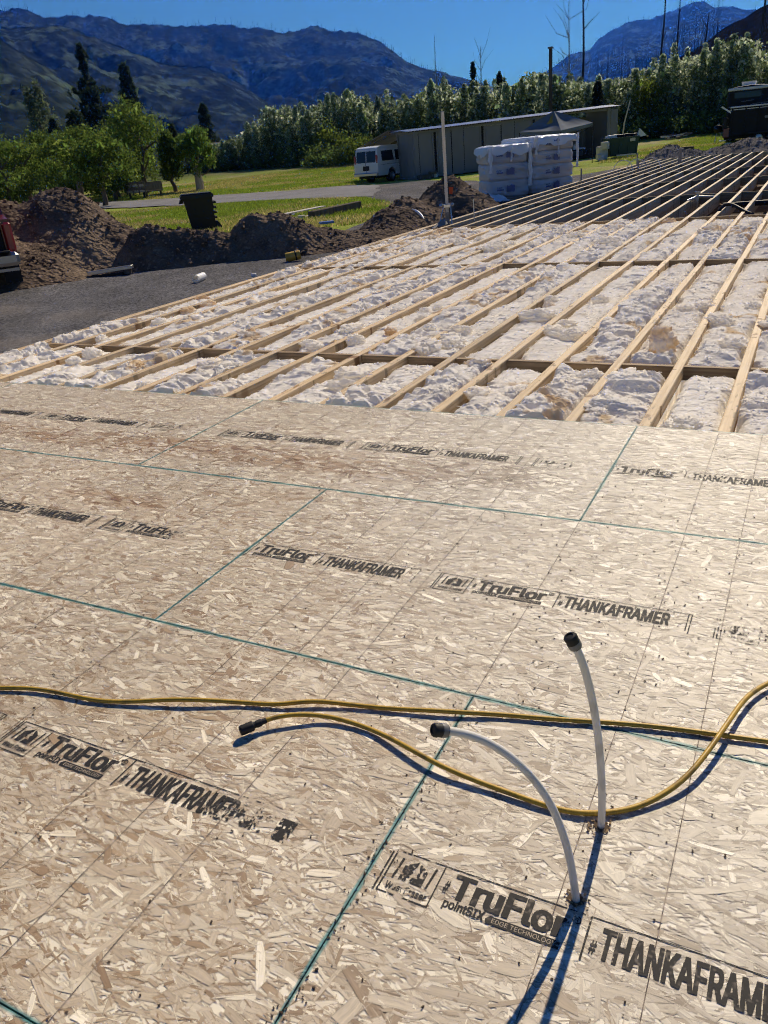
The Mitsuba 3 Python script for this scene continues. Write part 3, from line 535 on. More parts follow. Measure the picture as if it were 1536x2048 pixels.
# ---------------------------------------------------------------- mounds of earth and gravel
def mound(name, label, cat, bumps, ext, step, mat, amp, seed, dig=0.0, clod=0):
    x0, x1, y0, y1 = ext
    nx, ny = int((x1 - x0) / step), int((y1 - y0) / step)
    x, y = np.meshgrid(np.linspace(x0, x1, nx), np.linspace(y0, y1, ny), indexing='ij'); h = np.full(x.shape, -9.0); p = np.stack([x, y, 0 * x + seed], -1)
    xw, yw = x + .5 * (meshkit.fbm(p * 1.1, 3, 1) - .5), y + .5 * (meshkit.fbm(p * 1.1, 3, 2) - .5)
    for (bx, by, bh, rx, ry, ang) in bumps:
        c, s = np.cos(ang), np.sin(ang); u, w = ((xw - bx) * c + (yw - by) * s) / rx, (-(xw - bx) * s + (yw - by) * c) / ry
        d = np.sqrt(u * u + w * w + .10); h = np.logaddexp(h * 9, (bh * (1.34 - 1.08 * d) - (d > 1.7) * 5) * 9) / 9
    e = meshkit.fbm(p * 1.9, 3, 3) - .5; f_ = np.abs(2 * meshkit.noise(p * 5.5, 4) - 1) + .6 * np.abs(2 * meshkit.noise(p * 12, 5) - 1) + .4 * meshkit.noise(p * 26, 6)
    h = h + (amp * (1.4 * e + .55 * (f_ - .8))) * np.clip(h * 3, 0, 1)
    edge = np.minimum(np.minimum(x - x0, x1 - x), np.minimum(y - y0, y1 - y))
    h = np.where(edge < step * 1.5, -.5, h)
    z = zg(x, y) + np.maximum(h, -.12); v = np.stack([x, y, z], -1).reshape(-1, 3); q = grid(nx, ny)
    q = q[(h.ravel()[q] > -.10).any(1)]
    parts = [(v, q)]
    if clod:
        w = np.clip(h.ravel(), 0, None) + (h.ravel() > .02) * .1; idx = rng.choice(len(v), clod, p=w / w.sum())
        parts.append(scatter_rocks(clod, lambda n: (v[idx] + rng.normal(0, step * .4, (clod, 3)) * [1, 1, .2], None), .015, .06 if mat == 'earth' else .05))
    put(name, join(parts), mat, None, 35, label, cat)
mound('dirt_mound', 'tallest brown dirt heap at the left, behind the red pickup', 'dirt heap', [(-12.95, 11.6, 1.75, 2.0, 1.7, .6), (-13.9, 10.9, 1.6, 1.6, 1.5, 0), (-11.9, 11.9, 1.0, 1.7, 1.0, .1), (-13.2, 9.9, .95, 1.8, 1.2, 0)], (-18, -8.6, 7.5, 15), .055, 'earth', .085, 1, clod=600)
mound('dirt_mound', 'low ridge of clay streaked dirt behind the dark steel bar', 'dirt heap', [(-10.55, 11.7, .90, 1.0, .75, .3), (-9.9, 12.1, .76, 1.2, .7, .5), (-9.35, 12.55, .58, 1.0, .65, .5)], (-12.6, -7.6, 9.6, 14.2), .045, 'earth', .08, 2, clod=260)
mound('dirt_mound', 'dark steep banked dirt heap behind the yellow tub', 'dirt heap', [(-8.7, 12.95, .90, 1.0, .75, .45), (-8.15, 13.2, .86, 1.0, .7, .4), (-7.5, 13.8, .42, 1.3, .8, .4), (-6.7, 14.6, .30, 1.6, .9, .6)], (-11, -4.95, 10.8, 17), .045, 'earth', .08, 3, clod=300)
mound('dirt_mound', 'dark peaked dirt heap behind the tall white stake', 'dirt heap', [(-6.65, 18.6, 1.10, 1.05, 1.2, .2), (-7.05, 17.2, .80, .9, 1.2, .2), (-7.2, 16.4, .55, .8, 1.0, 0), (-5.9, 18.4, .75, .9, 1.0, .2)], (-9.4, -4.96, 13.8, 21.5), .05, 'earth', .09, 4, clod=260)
mound('gravel_pile', 'grey gravel pile beyond the far end of the floor frame, left of the black trailer', 'gravel pile', [(-5.0, 43.2, .70, 1.2, 1.3, 0), (-3.9, 43.0, .42, 1.3, 1.0, 0)], (-7.5, -2, 40.5, 46), .08, 'gravel', .12, 5, clod=900)
mound('gravel_pile', 'grey gravel pile in front of the black trailer', 'gravel pile', [(-1.4, 43.6, .72, 1.6, 1.3, 0), (0.4, 43.6, .80, 1.6, 1.3, 0), (-2.6, 43.3, .45, 1.2, 1.0, 0)], (-4.4, 3, 40.8, 46.5), .09, 'gravel', .12, 6, clod=900)

# ---------------------------------------------------------------- foliage
def leaves(c, size, cols, spread=1.0, seed=0, aspect=.6, droop=0.0):
    """quads at the points c with vertex colours"""
    g = np.random.default_rng(seed); n = len(c); s = size * np.exp(g.normal(0, .35, n))
    d = g.normal(0, 1, (n, 3)); d[:, 2] -= droop; d /= np.linalg.norm(d, axis=1, keepdims=True); e = np.cross(d, g.normal(0, 1, (n, 3))); e /= np.linalg.norm(e, axis=1, keepdims=True) + 1e-9
    a, b = d * s[:, None] * .5, e * s[:, None] * .5 * aspect
    v = np.stack([c - a, c + b * .9 - a * .1, c + a, c - b * .9 - a * .1], 1).reshape(-1, 3)
    f = (np.arange(n)[:, None, None] * 4 + np.array([[0, 1, 2], [0, 2, 3]])).reshape(-1, 3)
    return v, f, np.repeat(cols, 4, 0)
def tint(n, base, var, pale=None, frac=0.0, seed=0):
    g = np.random.default_rng(seed); c = np.asarray(base) * np.exp(g.normal(0, var, (n, 1))) * np.exp(g.normal(0, .07, (n, 3)))
    if pale is not None: m = g.random(n) < frac; c[m] = np.asarray(pale) * np.exp(g.normal(0, .2, (m.sum(), 1)))
    return c.clip(0, .8)
def put_leaves(name, parent, lv, mat='leaf', **kw):
    v, f, c = lv; return put(name, (v, f), mat, parent, False, color=c, **kw)
def cloud(clumps, per, seed, shell=.55):
    g = np.random.default_rng(seed); out = []
    for (x, y, z, rx, ry, rz) in clumps:
        d = g.normal(0, 1, (per, 3)); d /= np.linalg.norm(d, axis=1, keepdims=True); r = shell + (1 - shell) * g.random(per) ** .6; r *= 1 + .18 * g.normal(0, 1, per)
        out.append(np.array([x, y, z]) + d * r[:, None] * [rx, ry, rz])
    return np.vstack(out)
def trunk(x, y, z0, h, r0, lean=(0, 0), limbs=4, seed=0, spread=1.2, crown=.5):
    g = np.random.default_rng(seed); top = np.array([x + lean[0], y + lean[1], z0 + h])
    n = 7; t = np.linspace(0, 1, n)[:, None]; P = np.array([x, y, z0 - .15]) * (1 - t) + top * t + g.normal(0, r0 * .5, (n, 3)) * [1, 1, 0] * (t > 0)
    parts = [tube(P, np.linspace(r0 * 1.25, r0 * .3, n), 7)]
    for k in range(limbs):
        s = crown + (1 - crown) * (k + .3) / limbs; b = P[int(s * (n - 1))]; a = g.uniform(0, 6.28); L = spread * g.uniform(.6, 1.1)
        e = b + np.array([np.cos(a) * L, np.sin(a) * L, L * g.uniform(.4, 1.0)]); m = (b + e) / 2 + g.normal(0, .1, 3)
        parts.append(tube([b, m, e], [r0 * .5, r0 * .35, r0 * .12], 5))
    return join(parts)
def orchard_tree(x, y, h, w, seed, label, group=None, base=(.078, .122, .026), low=.16, name='orchard_tree'):
    g = np.random.default_rng(seed); z0 = float(zg(x, y)); t = thing(name, label, 'tree', group)
    put('trunk', trunk(x, y, z0, h * .75, .10 + .015 * h, (g.normal(0, .2), g.normal(0, .2)), 6, seed, w * .35, .35), 'bark', t, True)
    cl = []
    for k in range(26):
        u = g.random(); zz = h * (low + (1 - low) * u); rad = w * .5 * np.sqrt(max(.05, 1 - (1.7 * (u - .42)) ** 2)); a = g.uniform(0, 6.28); d = rad * np.sqrt(g.random()) * .95
        cl.append((x + d * np.cos(a), y + d * np.sin(a), z0 + zz, w * g.uniform(.15, .26), w * g.uniform(.15, .26), h * g.uniform(.09, .17)))
    c = cloud(cl, 190, seed, .30)
    put_leaves('crown', t, leaves(c, .21, tint(len(c), base, .34, (.16, .21, .045), .22, seed), seed=seed))
OT = [(-54.5, 44.5, 4.5, 5.0), (-60.5, 51.5, 4.6, 5.2), (-64, 57, 5.2, 5.4), (-53.5, 50.0, 4.9, 4.6), (-57.5, 43.0, 4.4, 5.0), (-63, 48.0, 4.8, 5.0), (-49.3, 46.5, 4.4, 4.4), (-46.5, 47.5, 4.2, 4.2), (-58.5, 60.5, 5.4, 5.0), (-66, 64, 5.6, 5.4), (-53.2, 57.6, 4.9, 4.4), (-70, 56, 5.4, 5.6), (-72, 66, 5.6, 5.6), (-50.2, 51.6, 4.4, 4.2)]
for i, (x, y, h, w) in enumerate(OT): orchard_tree(x, y, h, w, 300 + i, 'leafy green orchard tree in the grove left of the road', 'orchard trees')
orchard_tree(-39.9, 39.6, 4.0, 4.2, 330, 'orchard tree nearest the road, beside the leaning grey post', low=.34)
orchard_tree(-48.6, 53.2, 6.6, 5.2, 331, 'tallest bright green orchard tree, behind the wooden cart', base=(.10, .15, .03), low=.22)
orchard_tree(-45.8, 53.6, 4.1, 2.0, 332, 'slim young tree with forked stems right of the orchard', base=(.075, .12, .03), low=.32)
orchard_tree(-43.9, 54.6, 4.6, 3.0, 333, 'round tree on a stout grey trunk in front of the dark shed', base=(.08, .14, .03), low=.36)

def conifer(x, y, h, w, seed, label, name='conifer', bare=.05, dens=1.0, narrow=1.0, col=(.022, .034, .018), ragged=.25, z0=None):
    g = np.random.default_rng(seed); z0 = float(zg(x, y)) if z0 is None else z0; t = thing(name, label, 'tree')
    put('trunk', tube([[x, y, z0 - .3], [x, y, z0 + h * .5], [x + .1, y, z0 + h]], [h * .016, h * .010, .03], 7), 'bark', t, True)
    n = int(2600 * dens); u = g.random(n) ** .8; k = np.floor(u * 22) / 22
    prof = (1 - u) ** narrow * (1 + ragged * np.array([g.normal() for _ in range(23)])[np.floor(u * 22).astype(int)])
    a = g.uniform(0, 6.28, n); a = a + .5 * np.sin(a * 5 + k * 40); r = .5 * w * prof.clip(.02) * np.sqrt(g.random(n)) + .02 * w
    c = np.stack([x + r * np.cos(a), y + r * np.sin(a), z0 + h * (bare + (1 - bare) * u) - .18 * r], 1)
    put_leaves('crown', t, leaves(c, .045 * h, tint(n, col, .35, seed=seed), seed=seed, aspect=.45, droop=.5))
conifer(-132, 133, 23.5, 6.2, 401, 'tallest ragged dark fir, far behind the left side of the orchard', ragged=.55, dens=1.2, narrow=.55)
conifer(-113, 123.5, 17.8, 4.8, 402, 'dense dark pointed cypress behind the tallest orchard tree', dens=1.3, narrow=.45, ragged=.06)
conifer(-90.8, 116.2, 9.6, 4.8, 403, 'dark fir standing behind the shed', dens=1.1, narrow=.7)
conifer(-69.3, 82.1, 6.0, 3.0, 404, 'small dark fir just left of the shed', narrow=.6)
conifer(-101, 93.2, 8.6, 4.0, 405, 'small pointed dark fir behind the middle of the orchard', narrow=.6)
conifer(-84.4, 81.7, 8.6, 3.4, 406, 'small dark tuft-topped pine on a long bare stem', bare=.58, narrow=.4, dens=.5)
conifer(-51.5, 138.4, 11.8, 3.6, 407, 'thin fir on the skyline beside a forked dead tree', dens=.5, narrow=.8, ragged=.4)
conifer(-40.9, 121, 9.0, 2.6, 408, 'little dark pointed fir on the skyline above the container roof', dens=.9, narrow=.6)
conifer(-17.45, 81, 5.4, 1.5, 409, 'narrow black cypress behind the right end of the container', dens=.9, narrow=.3, ragged=.05, col=(.012, .016, .012))
# pale poplar
t = thing('poplar', 'tall pale grey green poplar at the far left', 'tree'); put('trunk', trunk(-117, 105.2, float(zg(-117, 105.2)), 12, .25, seed=3, limbs=5), 'bark', t, True)
c = cloud([(-117 + dx, 105.2 + dy, z, rx, rx, 2.0) for dx, dy, z, rx in ((0, 0, 5, 1.2), (.4, 0, 7.5, 1.6), (-.7, 0, 9.5, 1.5), (1.6, .5, 10, 1.8), (-.9, 0, 12.2, 1.3), (.9, 0, 12.6, 1.7), (-1.2, 0, 14, .9), (.4, .6, 14.6, .9))], 260, 5, .3)
put_leaves('crown', t, leaves(c, .5, tint(len(c), (.10, .13, .075), .3, seed=5), seed=5))

# the thicket of young alders and poplars behind the yard: a mass of stems and pale-backed leaves, with backlit glints put into their colour
TL = [(-72, 93, 3.6), (-65.8, 91.2, 5.2), (-59.5, 89.5, 7.6), (-55.4, 89.8, 6.8), (-49, 90, 8.3), (-45, 89, 6.8), (-41.3, 88.5, 6.2), (-37.1, 90.3, 7.9), (-33, 92, 7.1), (-29.4, 93.2, 6.8), (-25.4, 89.3, 7.4), (-22, 87, 6.2), (-19.3, 85.7, 5.8), (-15.7, 86.5, 5.9), (-12.7, 87.1, 7.5), (-9.6, 87.5, 7.8), (-5, 83, 7.6), (-3.6, 83.1, 7.3), (2, 82, 7.2), (8, 82, 7.6)]
tl = np.array(TL); s_ = np.r_[0, np.cumsum(np.hypot(*np.diff(tl[:, :2], axis=0).T))]
g = np.random.default_rng(77); LV = []; stems = []
for row, (back, n, per, fade) in enumerate(((-1.2, 125, 1000, .98), (2.5, 110, 700, 1.02), (7, 90, 420, 1.06))):
    for i in range(n):
        s = s_[-1] * (i + g.uniform(-.45, .45)) / n; x, y, zt = (np.interp(s, s_, tl[:, k]) for k in range(3)); y += back + g.normal(0, 1.0); x += g.normal(0, .5); z0 = float(zg(x, y))
        h = (zt - z0) * fade * g.uniform(.70, 1.06) * (1 if g.random() < .8 else .65); w = h * g.uniform(.13, .28)
        u = g.random(per) ** .75; rad = w * np.sqrt(np.clip(np.sin(np.pi * (.10 + .88 * u)), .03, 1)) * (.9 - .45 * u); a = g.uniform(0, 6.28, per) ; rr_ = rad * np.sqrt(g.random(per)); lob = 1 + .28 * np.sin(a * 3 + u * 11 + i) + .22 * np.sin(u * 31 + a * 2 + i * 2)
        c = np.stack([x + rr_ * lob * np.cos(a), y + rr_ * lob * np.sin(a), z0 + h * u], 1)
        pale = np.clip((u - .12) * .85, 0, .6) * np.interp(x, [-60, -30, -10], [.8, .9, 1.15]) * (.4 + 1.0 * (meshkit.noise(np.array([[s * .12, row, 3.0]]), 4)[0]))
        base = np.array([.125, .180, .080]) * g.uniform(.7, 1.35) * np.array([1, 1, g.uniform(.7, 1.3)])
        cl = tint(per, base, .35, seed=i + row * 997); m = g.random(per) < pale; cl[m] = np.array([.46, .53, .38]) * np.exp(g.normal(0, .25, (m.sum(), 1)))
        LV.append(leaves(c, .29, cl, seed=i + row * 1009, aspect=.65))
        stems.append(tube([[x, y, z0 - .2], [x + g.normal(0, .15), y, z0 + h * .5], [x + g.normal(0, .3), y, z0 + h * .92]], [.07, .05, .015], 4, False))
s = g.uniform(0, s_[-1], 70000); fx, fy, ft = (np.interp(s, s_, tl[:, k]) for k in range(3)); fz = zg(fx, fy); hh = (ft - fz) * (.66 + .34 * meshkit.noise(np.stack([s * .45, 0 * s, 0 * s], 1), 2)); u = g.random(70000) ** .8
c = np.stack([fx + g.normal(0, .3, 70000), fy + g.uniform(-2.6, 3.5, 70000), fz + hh * u], 1); kk = meshkit.noise(c * .7, 3)
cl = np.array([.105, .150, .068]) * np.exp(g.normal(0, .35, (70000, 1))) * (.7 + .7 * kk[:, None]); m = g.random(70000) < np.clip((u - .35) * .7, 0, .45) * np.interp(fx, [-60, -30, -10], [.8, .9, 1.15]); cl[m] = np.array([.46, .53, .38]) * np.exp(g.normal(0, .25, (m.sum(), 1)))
LV.append(leaves(c, .30, cl.clip(0, .8), seed=5555, aspect=.65))
o = 0; fs = []
for v, f, c in LV: fs.append(f + o); o += len(v)
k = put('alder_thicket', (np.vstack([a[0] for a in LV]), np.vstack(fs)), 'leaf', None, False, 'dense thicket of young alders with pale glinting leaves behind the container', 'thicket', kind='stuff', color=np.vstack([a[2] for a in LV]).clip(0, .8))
tag(put('stem', join(stems), 'bark', k), kind='stuff')
# bushes in front of the thicket
def bush(x, y, rx, rz, seed, label, base, n=1500, size=.22, name='bush', group=None, flat_=1.0):
    g = np.random.default_rng(seed); z0 = float(zg(x, y)); cl = []
    for k in range(9): a = g.uniform(0, 6.28); d = rx * .6 * np.sqrt(g.random()); cl.append((x + d * np.cos(a), y + d * np.sin(a) * flat_, z0 + rz * g.uniform(.25, .75), rx * g.uniform(.3, .5), rx * g.uniform(.3, .5) * flat_, rz * g.uniform(.22, .38)))
    c = cloud(cl, n // 9, seed, .4); t = thing(name, label, 'bush', group)
    put_leaves('foliage', t, leaves(c, size, tint(n // 9 * 9, base, .3, (.15, .2, .05), .15, seed), seed=seed))
    put('stem', join([tube([[x, y, z0 - .2], [x + g.normal(0, rx * .2), y + g.normal(0, .2), z0 + rz * .5]], [.05, .02], 5) for _ in range(4)]), 'bark', t)
bush(-46.5, 79.5, 4.0, 2.4, 501, 'broad rounded green bush on the lawn edge left of the van', (.075, .115, .035), 3200)
bush(-43.2, 80.8, 2.6, 3.4, 502, 'yellow green bush just behind the van', (.10, .14, .028), 1800)
bush(-47.6, 83, 1.8, 4.6, 503, 'upright yellow green bush above the broad bush', (.11, .15, .028), 1500)
for i, (x, y, rx, rz) in enumerate([(-15, 80, 3.2, 2.0), (-11.5, 82.5, 3.0, 2.4), (-8.0, 80.5, 3.0, 1.9), (-5.2, 80, 2.4, 2.6)]): bush(x, y, rx, rz, 510 + i, 'low green bush at the foot of the thicket right of the dumpster', (.065, .105, .03), 1700, group='bushes right of the dumpster')
bush(-13.6, 84, 2.4, 6.2, 520, 'tall yellow green bush within the thicket, right of the container', (.10, .135, .022), 2200)
bush(-4.6, 80.8, 2.2, 4.6, 521, 'yellow green bush beside the black trailer', (.10, .135, .022), 1800)
for i in range(10): bush(-80 + 3.4 * i + rng.normal(0, .8), 93 - 1.1 * i + rng.normal(0, 1), 1.7, 1.1, 530 + i, 'low scrubby bush along the far edge of the lawn', (.07, .085, .03), 500, .2, 'bush', 'scrub along the lawn edge')

# dead and burnt trees
def snag(x, y, h, r, seed, label, name='dead_tree', limbs=5, lean=(0, 0), mat='burnt_bark', group=None, z0=None, reach=.16):
    g = np.random.default_rng(seed); z0 = float(zg(x, y)) if z0 is None else z0; t = thing(name, label, 'dead tree', group)
    n = 9; P = np.stack([x + lean[0] * np.linspace(0, 1, n) + np.r_[0, np.cumsum(g.normal(0, r * .25, n - 1))], y + lean[1] * np.linspace(0, 1, n), z0 - .3 + (h + .3) * np.linspace(0, 1, n)], 1)
    put('trunk', tube(P, np.linspace(r, r * .22, n), 6), mat, t, True)
    for k in range(limbs):
        i = g.integers(3, n - 1); a = g.uniform(0, 6.28); L = h * reach * g.uniform(.4, 1.2); e = P[i] + [np.cos(a) * L * .6, np.sin(a) * L * .6, L * g.uniform(.5, 1.1)]
        put('limb', tube([P[i], (P[i] + e) / 2 + g.normal(0, .08 * L, 3), e], [r * .3, r * .22, r * .08], 4), mat, t)
snag(-57.2, 136.1, 16.2, .16, 601, 'thin bare dead tree on the skyline above the mountain foot', limbs=8, mat='grey_wood')
snag(-50.3, 138.9, 14.0, .16, 602, 'forked bare dead tree on the skyline beside a thin fir', limbs=8, mat='grey_wood', reach=.25)
snag(-26.4, 104.6, 14.6, .14, 603, 'wispy bare dead tree with many thin limbs left of the tall dead tree', limbs=14, mat='grey_wood', reach=.28)
snag(-22.2, 95.3, 17.5, .19, 604, 'tallest straight bare dead trunk on the skyline right of the pole', limbs=5, lean=(-.5, 0), mat='burnt_bark', reach=.13)
t = thing('utility_pole', 'short dark utility pole standing behind the container roof', 'pole'); z0 = float(zg(-20.2, 75.2))
put('shaft', tube([[-20.2, 75.2, z0 - .3], [-20.22, 75.2, 8.0]], [.17, .14], 10), 'burnt_bark', t, True); put('cap', box((-20.22, 75.2, 8.06), (.42, .38, .14), None, .03), 'bark', t)

# ---------------------------------------------------------------- mountains
L1 = [(-62, .10), (-55, .155), (-52, .15), (-48.72, .1579), (-47.69, .1586), (-47.37, .158), (-46.52, .151), (-45.85, .1488), (-45.27, .1506), (-44.44, .1491), (-43.57, .1502), (-42.89, .1475), (-42.24, .1415), (-40.81, .1389), (-37.87, .1345), (-36.34, .1352), (-34.57, .1285), (-34.19, .1289), (-32.76, .1225), (-31.51, .1236), (-30.39, .1268), (-29.8, .1213), (-27.8, .1161), (-26.6, .1049), (-26.01, .0978), (-25.12, .0849), (-23.89, .0757), (-22.64, .0699), (-22.33, .0669), (-21.08, .06), (-20.21, .0547), (-19.21, .0482), (-17, .03), (-14, .0)]
L2 = [(-62, .12), (-55, .13), (-48.89, .143), (-46.18, .1425), (-45.41, .1405), (-43.57, .1287), (-41.69, .1145), (-40.19, .1022), (-39.15, .1), (-37.66, .0959), (-36.5, .0873), (-35.08, .0708), (-33.95, .0544), (-32.23, .0267), (-30, .0)]
L3 = [(-62, .17), (-55, .155), (-49.11, .133), (-48.41, .125), (-47.38, .1107), (-46.31, .096), (-45.14, .076), (-43.72, .0477), (-42.52, .0212), (-41, .0)]
R1 = [(-21.5, .0), (-20, .036), (-18.59, .0472), (-17.8, .0522), (-16.11, .0614), (-14.9, .0744), (-14.6, .0744), (-13.71, .076), (-13.13, .0865), (-11.42, .0981), (-10.28, .0975), (-8.9, .1026), (-7.83, .1076), (-7.28, .1068), (-6.85, .1002), (-5.91, .099), (-5.1, .095), (-3.88, .0914), (0, .10), (8, .09), (16, .04)]
R2 = [(-14.5, .0), (-13.05, .0321), (-11.29, .0434), (-10.14, .0488), (-9.02, .0559), (-7.93, .0622), (-6.89, .0717), (-6.15, .0804), (-5.38, .0851), (-4.63, .0907), (-3.97, .0963), (2, .12), (10, .11)]
def mountain(name, label, prof, R, front, back, naz, nr, seed, gully, mat='slope', ridge_noise=.0):
    pr = np.array(prof); az = np.linspace(pr[0, 0], pr[-1, 0], naz); u = np.r_[np.linspace(-1, 0, nr), np.linspace(0, 1, nr // 3)[1:]]
    A, U = np.meshgrid(np.radians(az), u, indexing='ij'); rr = R + np.where(U < 0, U * front, U * back)
    H = (np.interp(az, pr[:, 0], pr[:, 1]) * R)[:, None] + CAM[2]
    X, Y = CAM[0] + rr * np.sin(A), CAM[1] + rr * np.cos(A); q = np.stack([X, Y, 0 * X], -1)
    w = q + 60 * np.stack([meshkit.fbm(q / 260, 2, 21) - .5, meshkit.fbm(q / 260, 2, 22) - .5, 0 * X], -1)
    rid = 1 - np.abs(2 * meshkit.fbm(w / (R * .16), 3, seed) - 1); fine = 1 - np.abs(2 * meshkit.fbm(w / (R * .045), 3, seed + 1) - 1)
    shape = np.where(U < 0, (1 + U) ** .95, (1 - U) ** 1.1)
    cut = np.clip(np.abs(U) * 5, 0, 1) * np.clip((1 - np.abs(U)) * 3, 0, 1)
    Z = H * (shape - gully * cut * (1 - rid) - gully * .35 * cut * (1 - fine)) + (meshkit.noise(q / (R * .004), 9) - .5) * ridge_noise * (H / H.max())
    v = np.stack([X, Y, np.where(np.abs(U) > .999, -6, Z)], -1).reshape(-1, 3)
    put(name, (v, grid(*X.shape)), mat, None, True, label, kind='structure')
    i0 = nr - 1; return v.reshape(*X.shape, 3)[:, :i0 + 1]
m1 = mountain('mountain', 'long dark blue mountain ridge across the left skyline', L1, 2900, 1500, 1600, 420, 120, 31, .50, ridge_noise=10)
m2 = mountain('mountain', 'lower wooded spur in front of the long ridge', L2, 1750, 900, 800, 240, 90, 35, .40, ridge_noise=7)
m3 = mountain('mountain', 'nearest steep slope at the left edge', L3, 1150, 620, 600, 220, 90, 41, .35, ridge_noise=5)
m4 = mountain('mountain', 'hazy blue mountain on the right skyline', R1, 5000, 2400, 1800, 260, 100, 47, .38, ridge_noise=10)
m5 = mountain('hillside', 'dark burnt hillside at the right edge', R2, 420, 260, 400, 120, 60, 53, .12, 'burnt_slope', ridge_noise=1.5)
def sticks(m, n, hmin, hmax, rad, ridge, seed):
    """burnt standing trunks along a ridge and over its slope"""
    g = np.random.default_rng(seed); out = []
    for i in range(n):
        a = g.integers(0, m.shape[0]); b = m.shape[1] - 1 - int(abs(g.normal(0, m.shape[1] * ridge))); b = max(b, m.shape[1] // 3)
        p = m[a, b]; h = hmin + (hmax - hmin) * g.random() ** 1.8
        if p[2] > 4 and meshkit.noise(np.array([[a * .11, seed, b * .02]]), 3)[0] > .36: out.append(tube([p - [0, 0, 2], p + [g.normal(0, .05) * h, 0, h]], [rad, rad * .4], 3, False))
    return join(out)
put('burnt_forest', sticks(m1, 1500, 6, 20, .55, .03, 1), 'burnt_bark', None, False, 'fringe of burnt standing trunks along the left mountain ridge', 'dead trees', kind='stuff')
put('burnt_forest', sticks(m4, 1500, 8, 30, .5, .03, 2), 'burnt_bark', None, False, 'fringe of burnt standing trunks along the hazy right mountain', 'dead trees', kind='stuff')
put('burnt_forest', sticks(m5, 700, 3, 16, .085, .30, 3), 'burnt_bark', None, False, 'stand of burnt black trunks on the hillside at the right edge', 'dead trees', kind='stuff')
for i, (x, y, h, ln) in enumerate([(-17.5, 112, 15.8, .3), (-15.6, 112, 14.2, .1), (-12.8, 112, 11.8, .9)]):
    snag(x, y, h, .22, 650 + i, ['leftmost of three bare black trunks standing above the right thicket', 'middle of three bare black trunks standing above the right thicket', 'leaning bare black trunk, rightmost of three above the right thicket'][i], limbs=2, lean=(ln, 0), reach=.08)
for i in range(7): snag(-6.6 + i * 1.1 + g.normal(0, .25), 118 + g.normal(0, 3), g.uniform(15, 20), .22, 660 + i, 'tall burnt black trunk behind the thicket at the right edge', limbs=2, group='burnt trunks at the right edge', reach=.08)

# ---------------------------------------------------------------- grass blades on the nearer lawn
def blades(n, region, seed):
    import shapely; from shapely.geometry import Polygon
    g = np.random.default_rng(seed); P = Polygon(region); x0, y0, x1, y1 = P.bounds; q = np.stack([g.uniform(x0, x1, n * 3), g.uniform(y0, y1, n * 3)], 1); q = q[shapely.contains_xy(P, q[:, 0], q[:, 1])][:n]
    n = len(q); a = g.uniform(0, 6.28, n); h = g.uniform(.05, .15, n); w = g.uniform(.012, .03, n); k = meshkit.fbm(np.c_[q, 0 * q[:, 0]] * .35, 3, 2)
    b = np.c_[q, zg(q[:, 0], q[:, 1])]; d = np.stack([np.cos(a), np.sin(a), 0 * a], 1) * w[:, None]; tip = b + np.stack([g.normal(0, .4, n) * h, g.normal(0, .4, n) * h, h], 1)
    v = np.stack([b - d, b + d, tip], 1).reshape(-1, 3); c = np.where((g.random(n) < ss(.42, .6, k) * .75)[:, None], np.array([.42, .36, .15]), np.array([.21, .29, .04])) * np.exp(g.normal(0, .25, (n, 1)))
    return v, np.arange(3 * n).reshape(-1, 3), np.repeat(c, 3, 0).clip(0, .8)
v, f, c = blades(60000, [(-9.5, 19.5), (-14.5, 15), (-26, 21), (-36, 31), (-27, 33.6), (-20, 32.8), (-15.5, 30.6), (-12, 26.2)], 1)
v2, f2, c2 = blades(90000, [(-24, 44), (-33, 43.5), (-47, 45.5), (-56, 52), (-48, 80), (-26, 74), (-22, 52)], 2)
put('grass', (np.vstack([v, v2]), np.vstack([f, f2 + len(v)])), 'blade', None, False, 'short green and straw coloured grass on both sides of the gravel road', 'grass', kind='stuff', color=np.vstack([c, c2]))
v, f, c = blades(30000, [(-9, 45), (-10, 60), (-8, 80), (-1, 80), (-2, 50), (-4, 46)], 3)
put('grass', (v, f), 'blade', None, False, 'short green and straw coloured grass around the dumpster', 'grass', kind='stuff', color=c)
# ---------------------------------------------------------------- shipping container with its roof
def frame2(o, ang):
    """local to world: x along the heading (radians from +x), y to its left"""
    c, s = math.cos(ang), math.sin(ang); R = np.array([[c, -s, 0], [s, c, 0], [0, 0, 1.0]])
    return lambda m: (as_vf(m)[0] @ R.T + np.asarray(o, float), as_vf(m)[1])
CA = math.atan2(.763, .647); F = frame2((-19.7, 45.0, -.45), CA)   # x along the long side, y into the depth
ct = thing('shipping_container', 'long grey green shipping container with double side doors and one dark open bay', 'shipping container')
Lc, Dc = 14.5, 2.44
def top(x): return 2.64 + .42 * x / Lc
def basez(x): return .06 + .22 * x / Lc
def cor(a, b, y, z0, z1, n):
    """corrugated upright steel from x=a to b at depth y"""
    x = np.linspace(a, b, n * 4 + 1); d = np.tile([0, 0, .035, .035], n + 1)[:len(x)]
    v = np.vstack([np.stack([x, y + d, np.full(len(x), z0)], 1), np.stack([x, y + d, np.full(len(x), z1)], 1)]); m = len(x); i = np.arange(m - 1)
    return v, np.vstack([np.stack([i, i + 1, i + 1 + m], 1), np.stack([i, i + 1 + m, i + m], 1)])
for a, b in ((0.02, .26), (2.49, 3.27), (5.93, 6.82), (9.67, 10.69), (13.75, 14.0)):
    put('post', F(box(((a + b) / 2, .05, (basez(a) + top(a)) / 2), (b - a, .10, top(a) - basez(a)), None, .012)), 'steel_grey', ct)
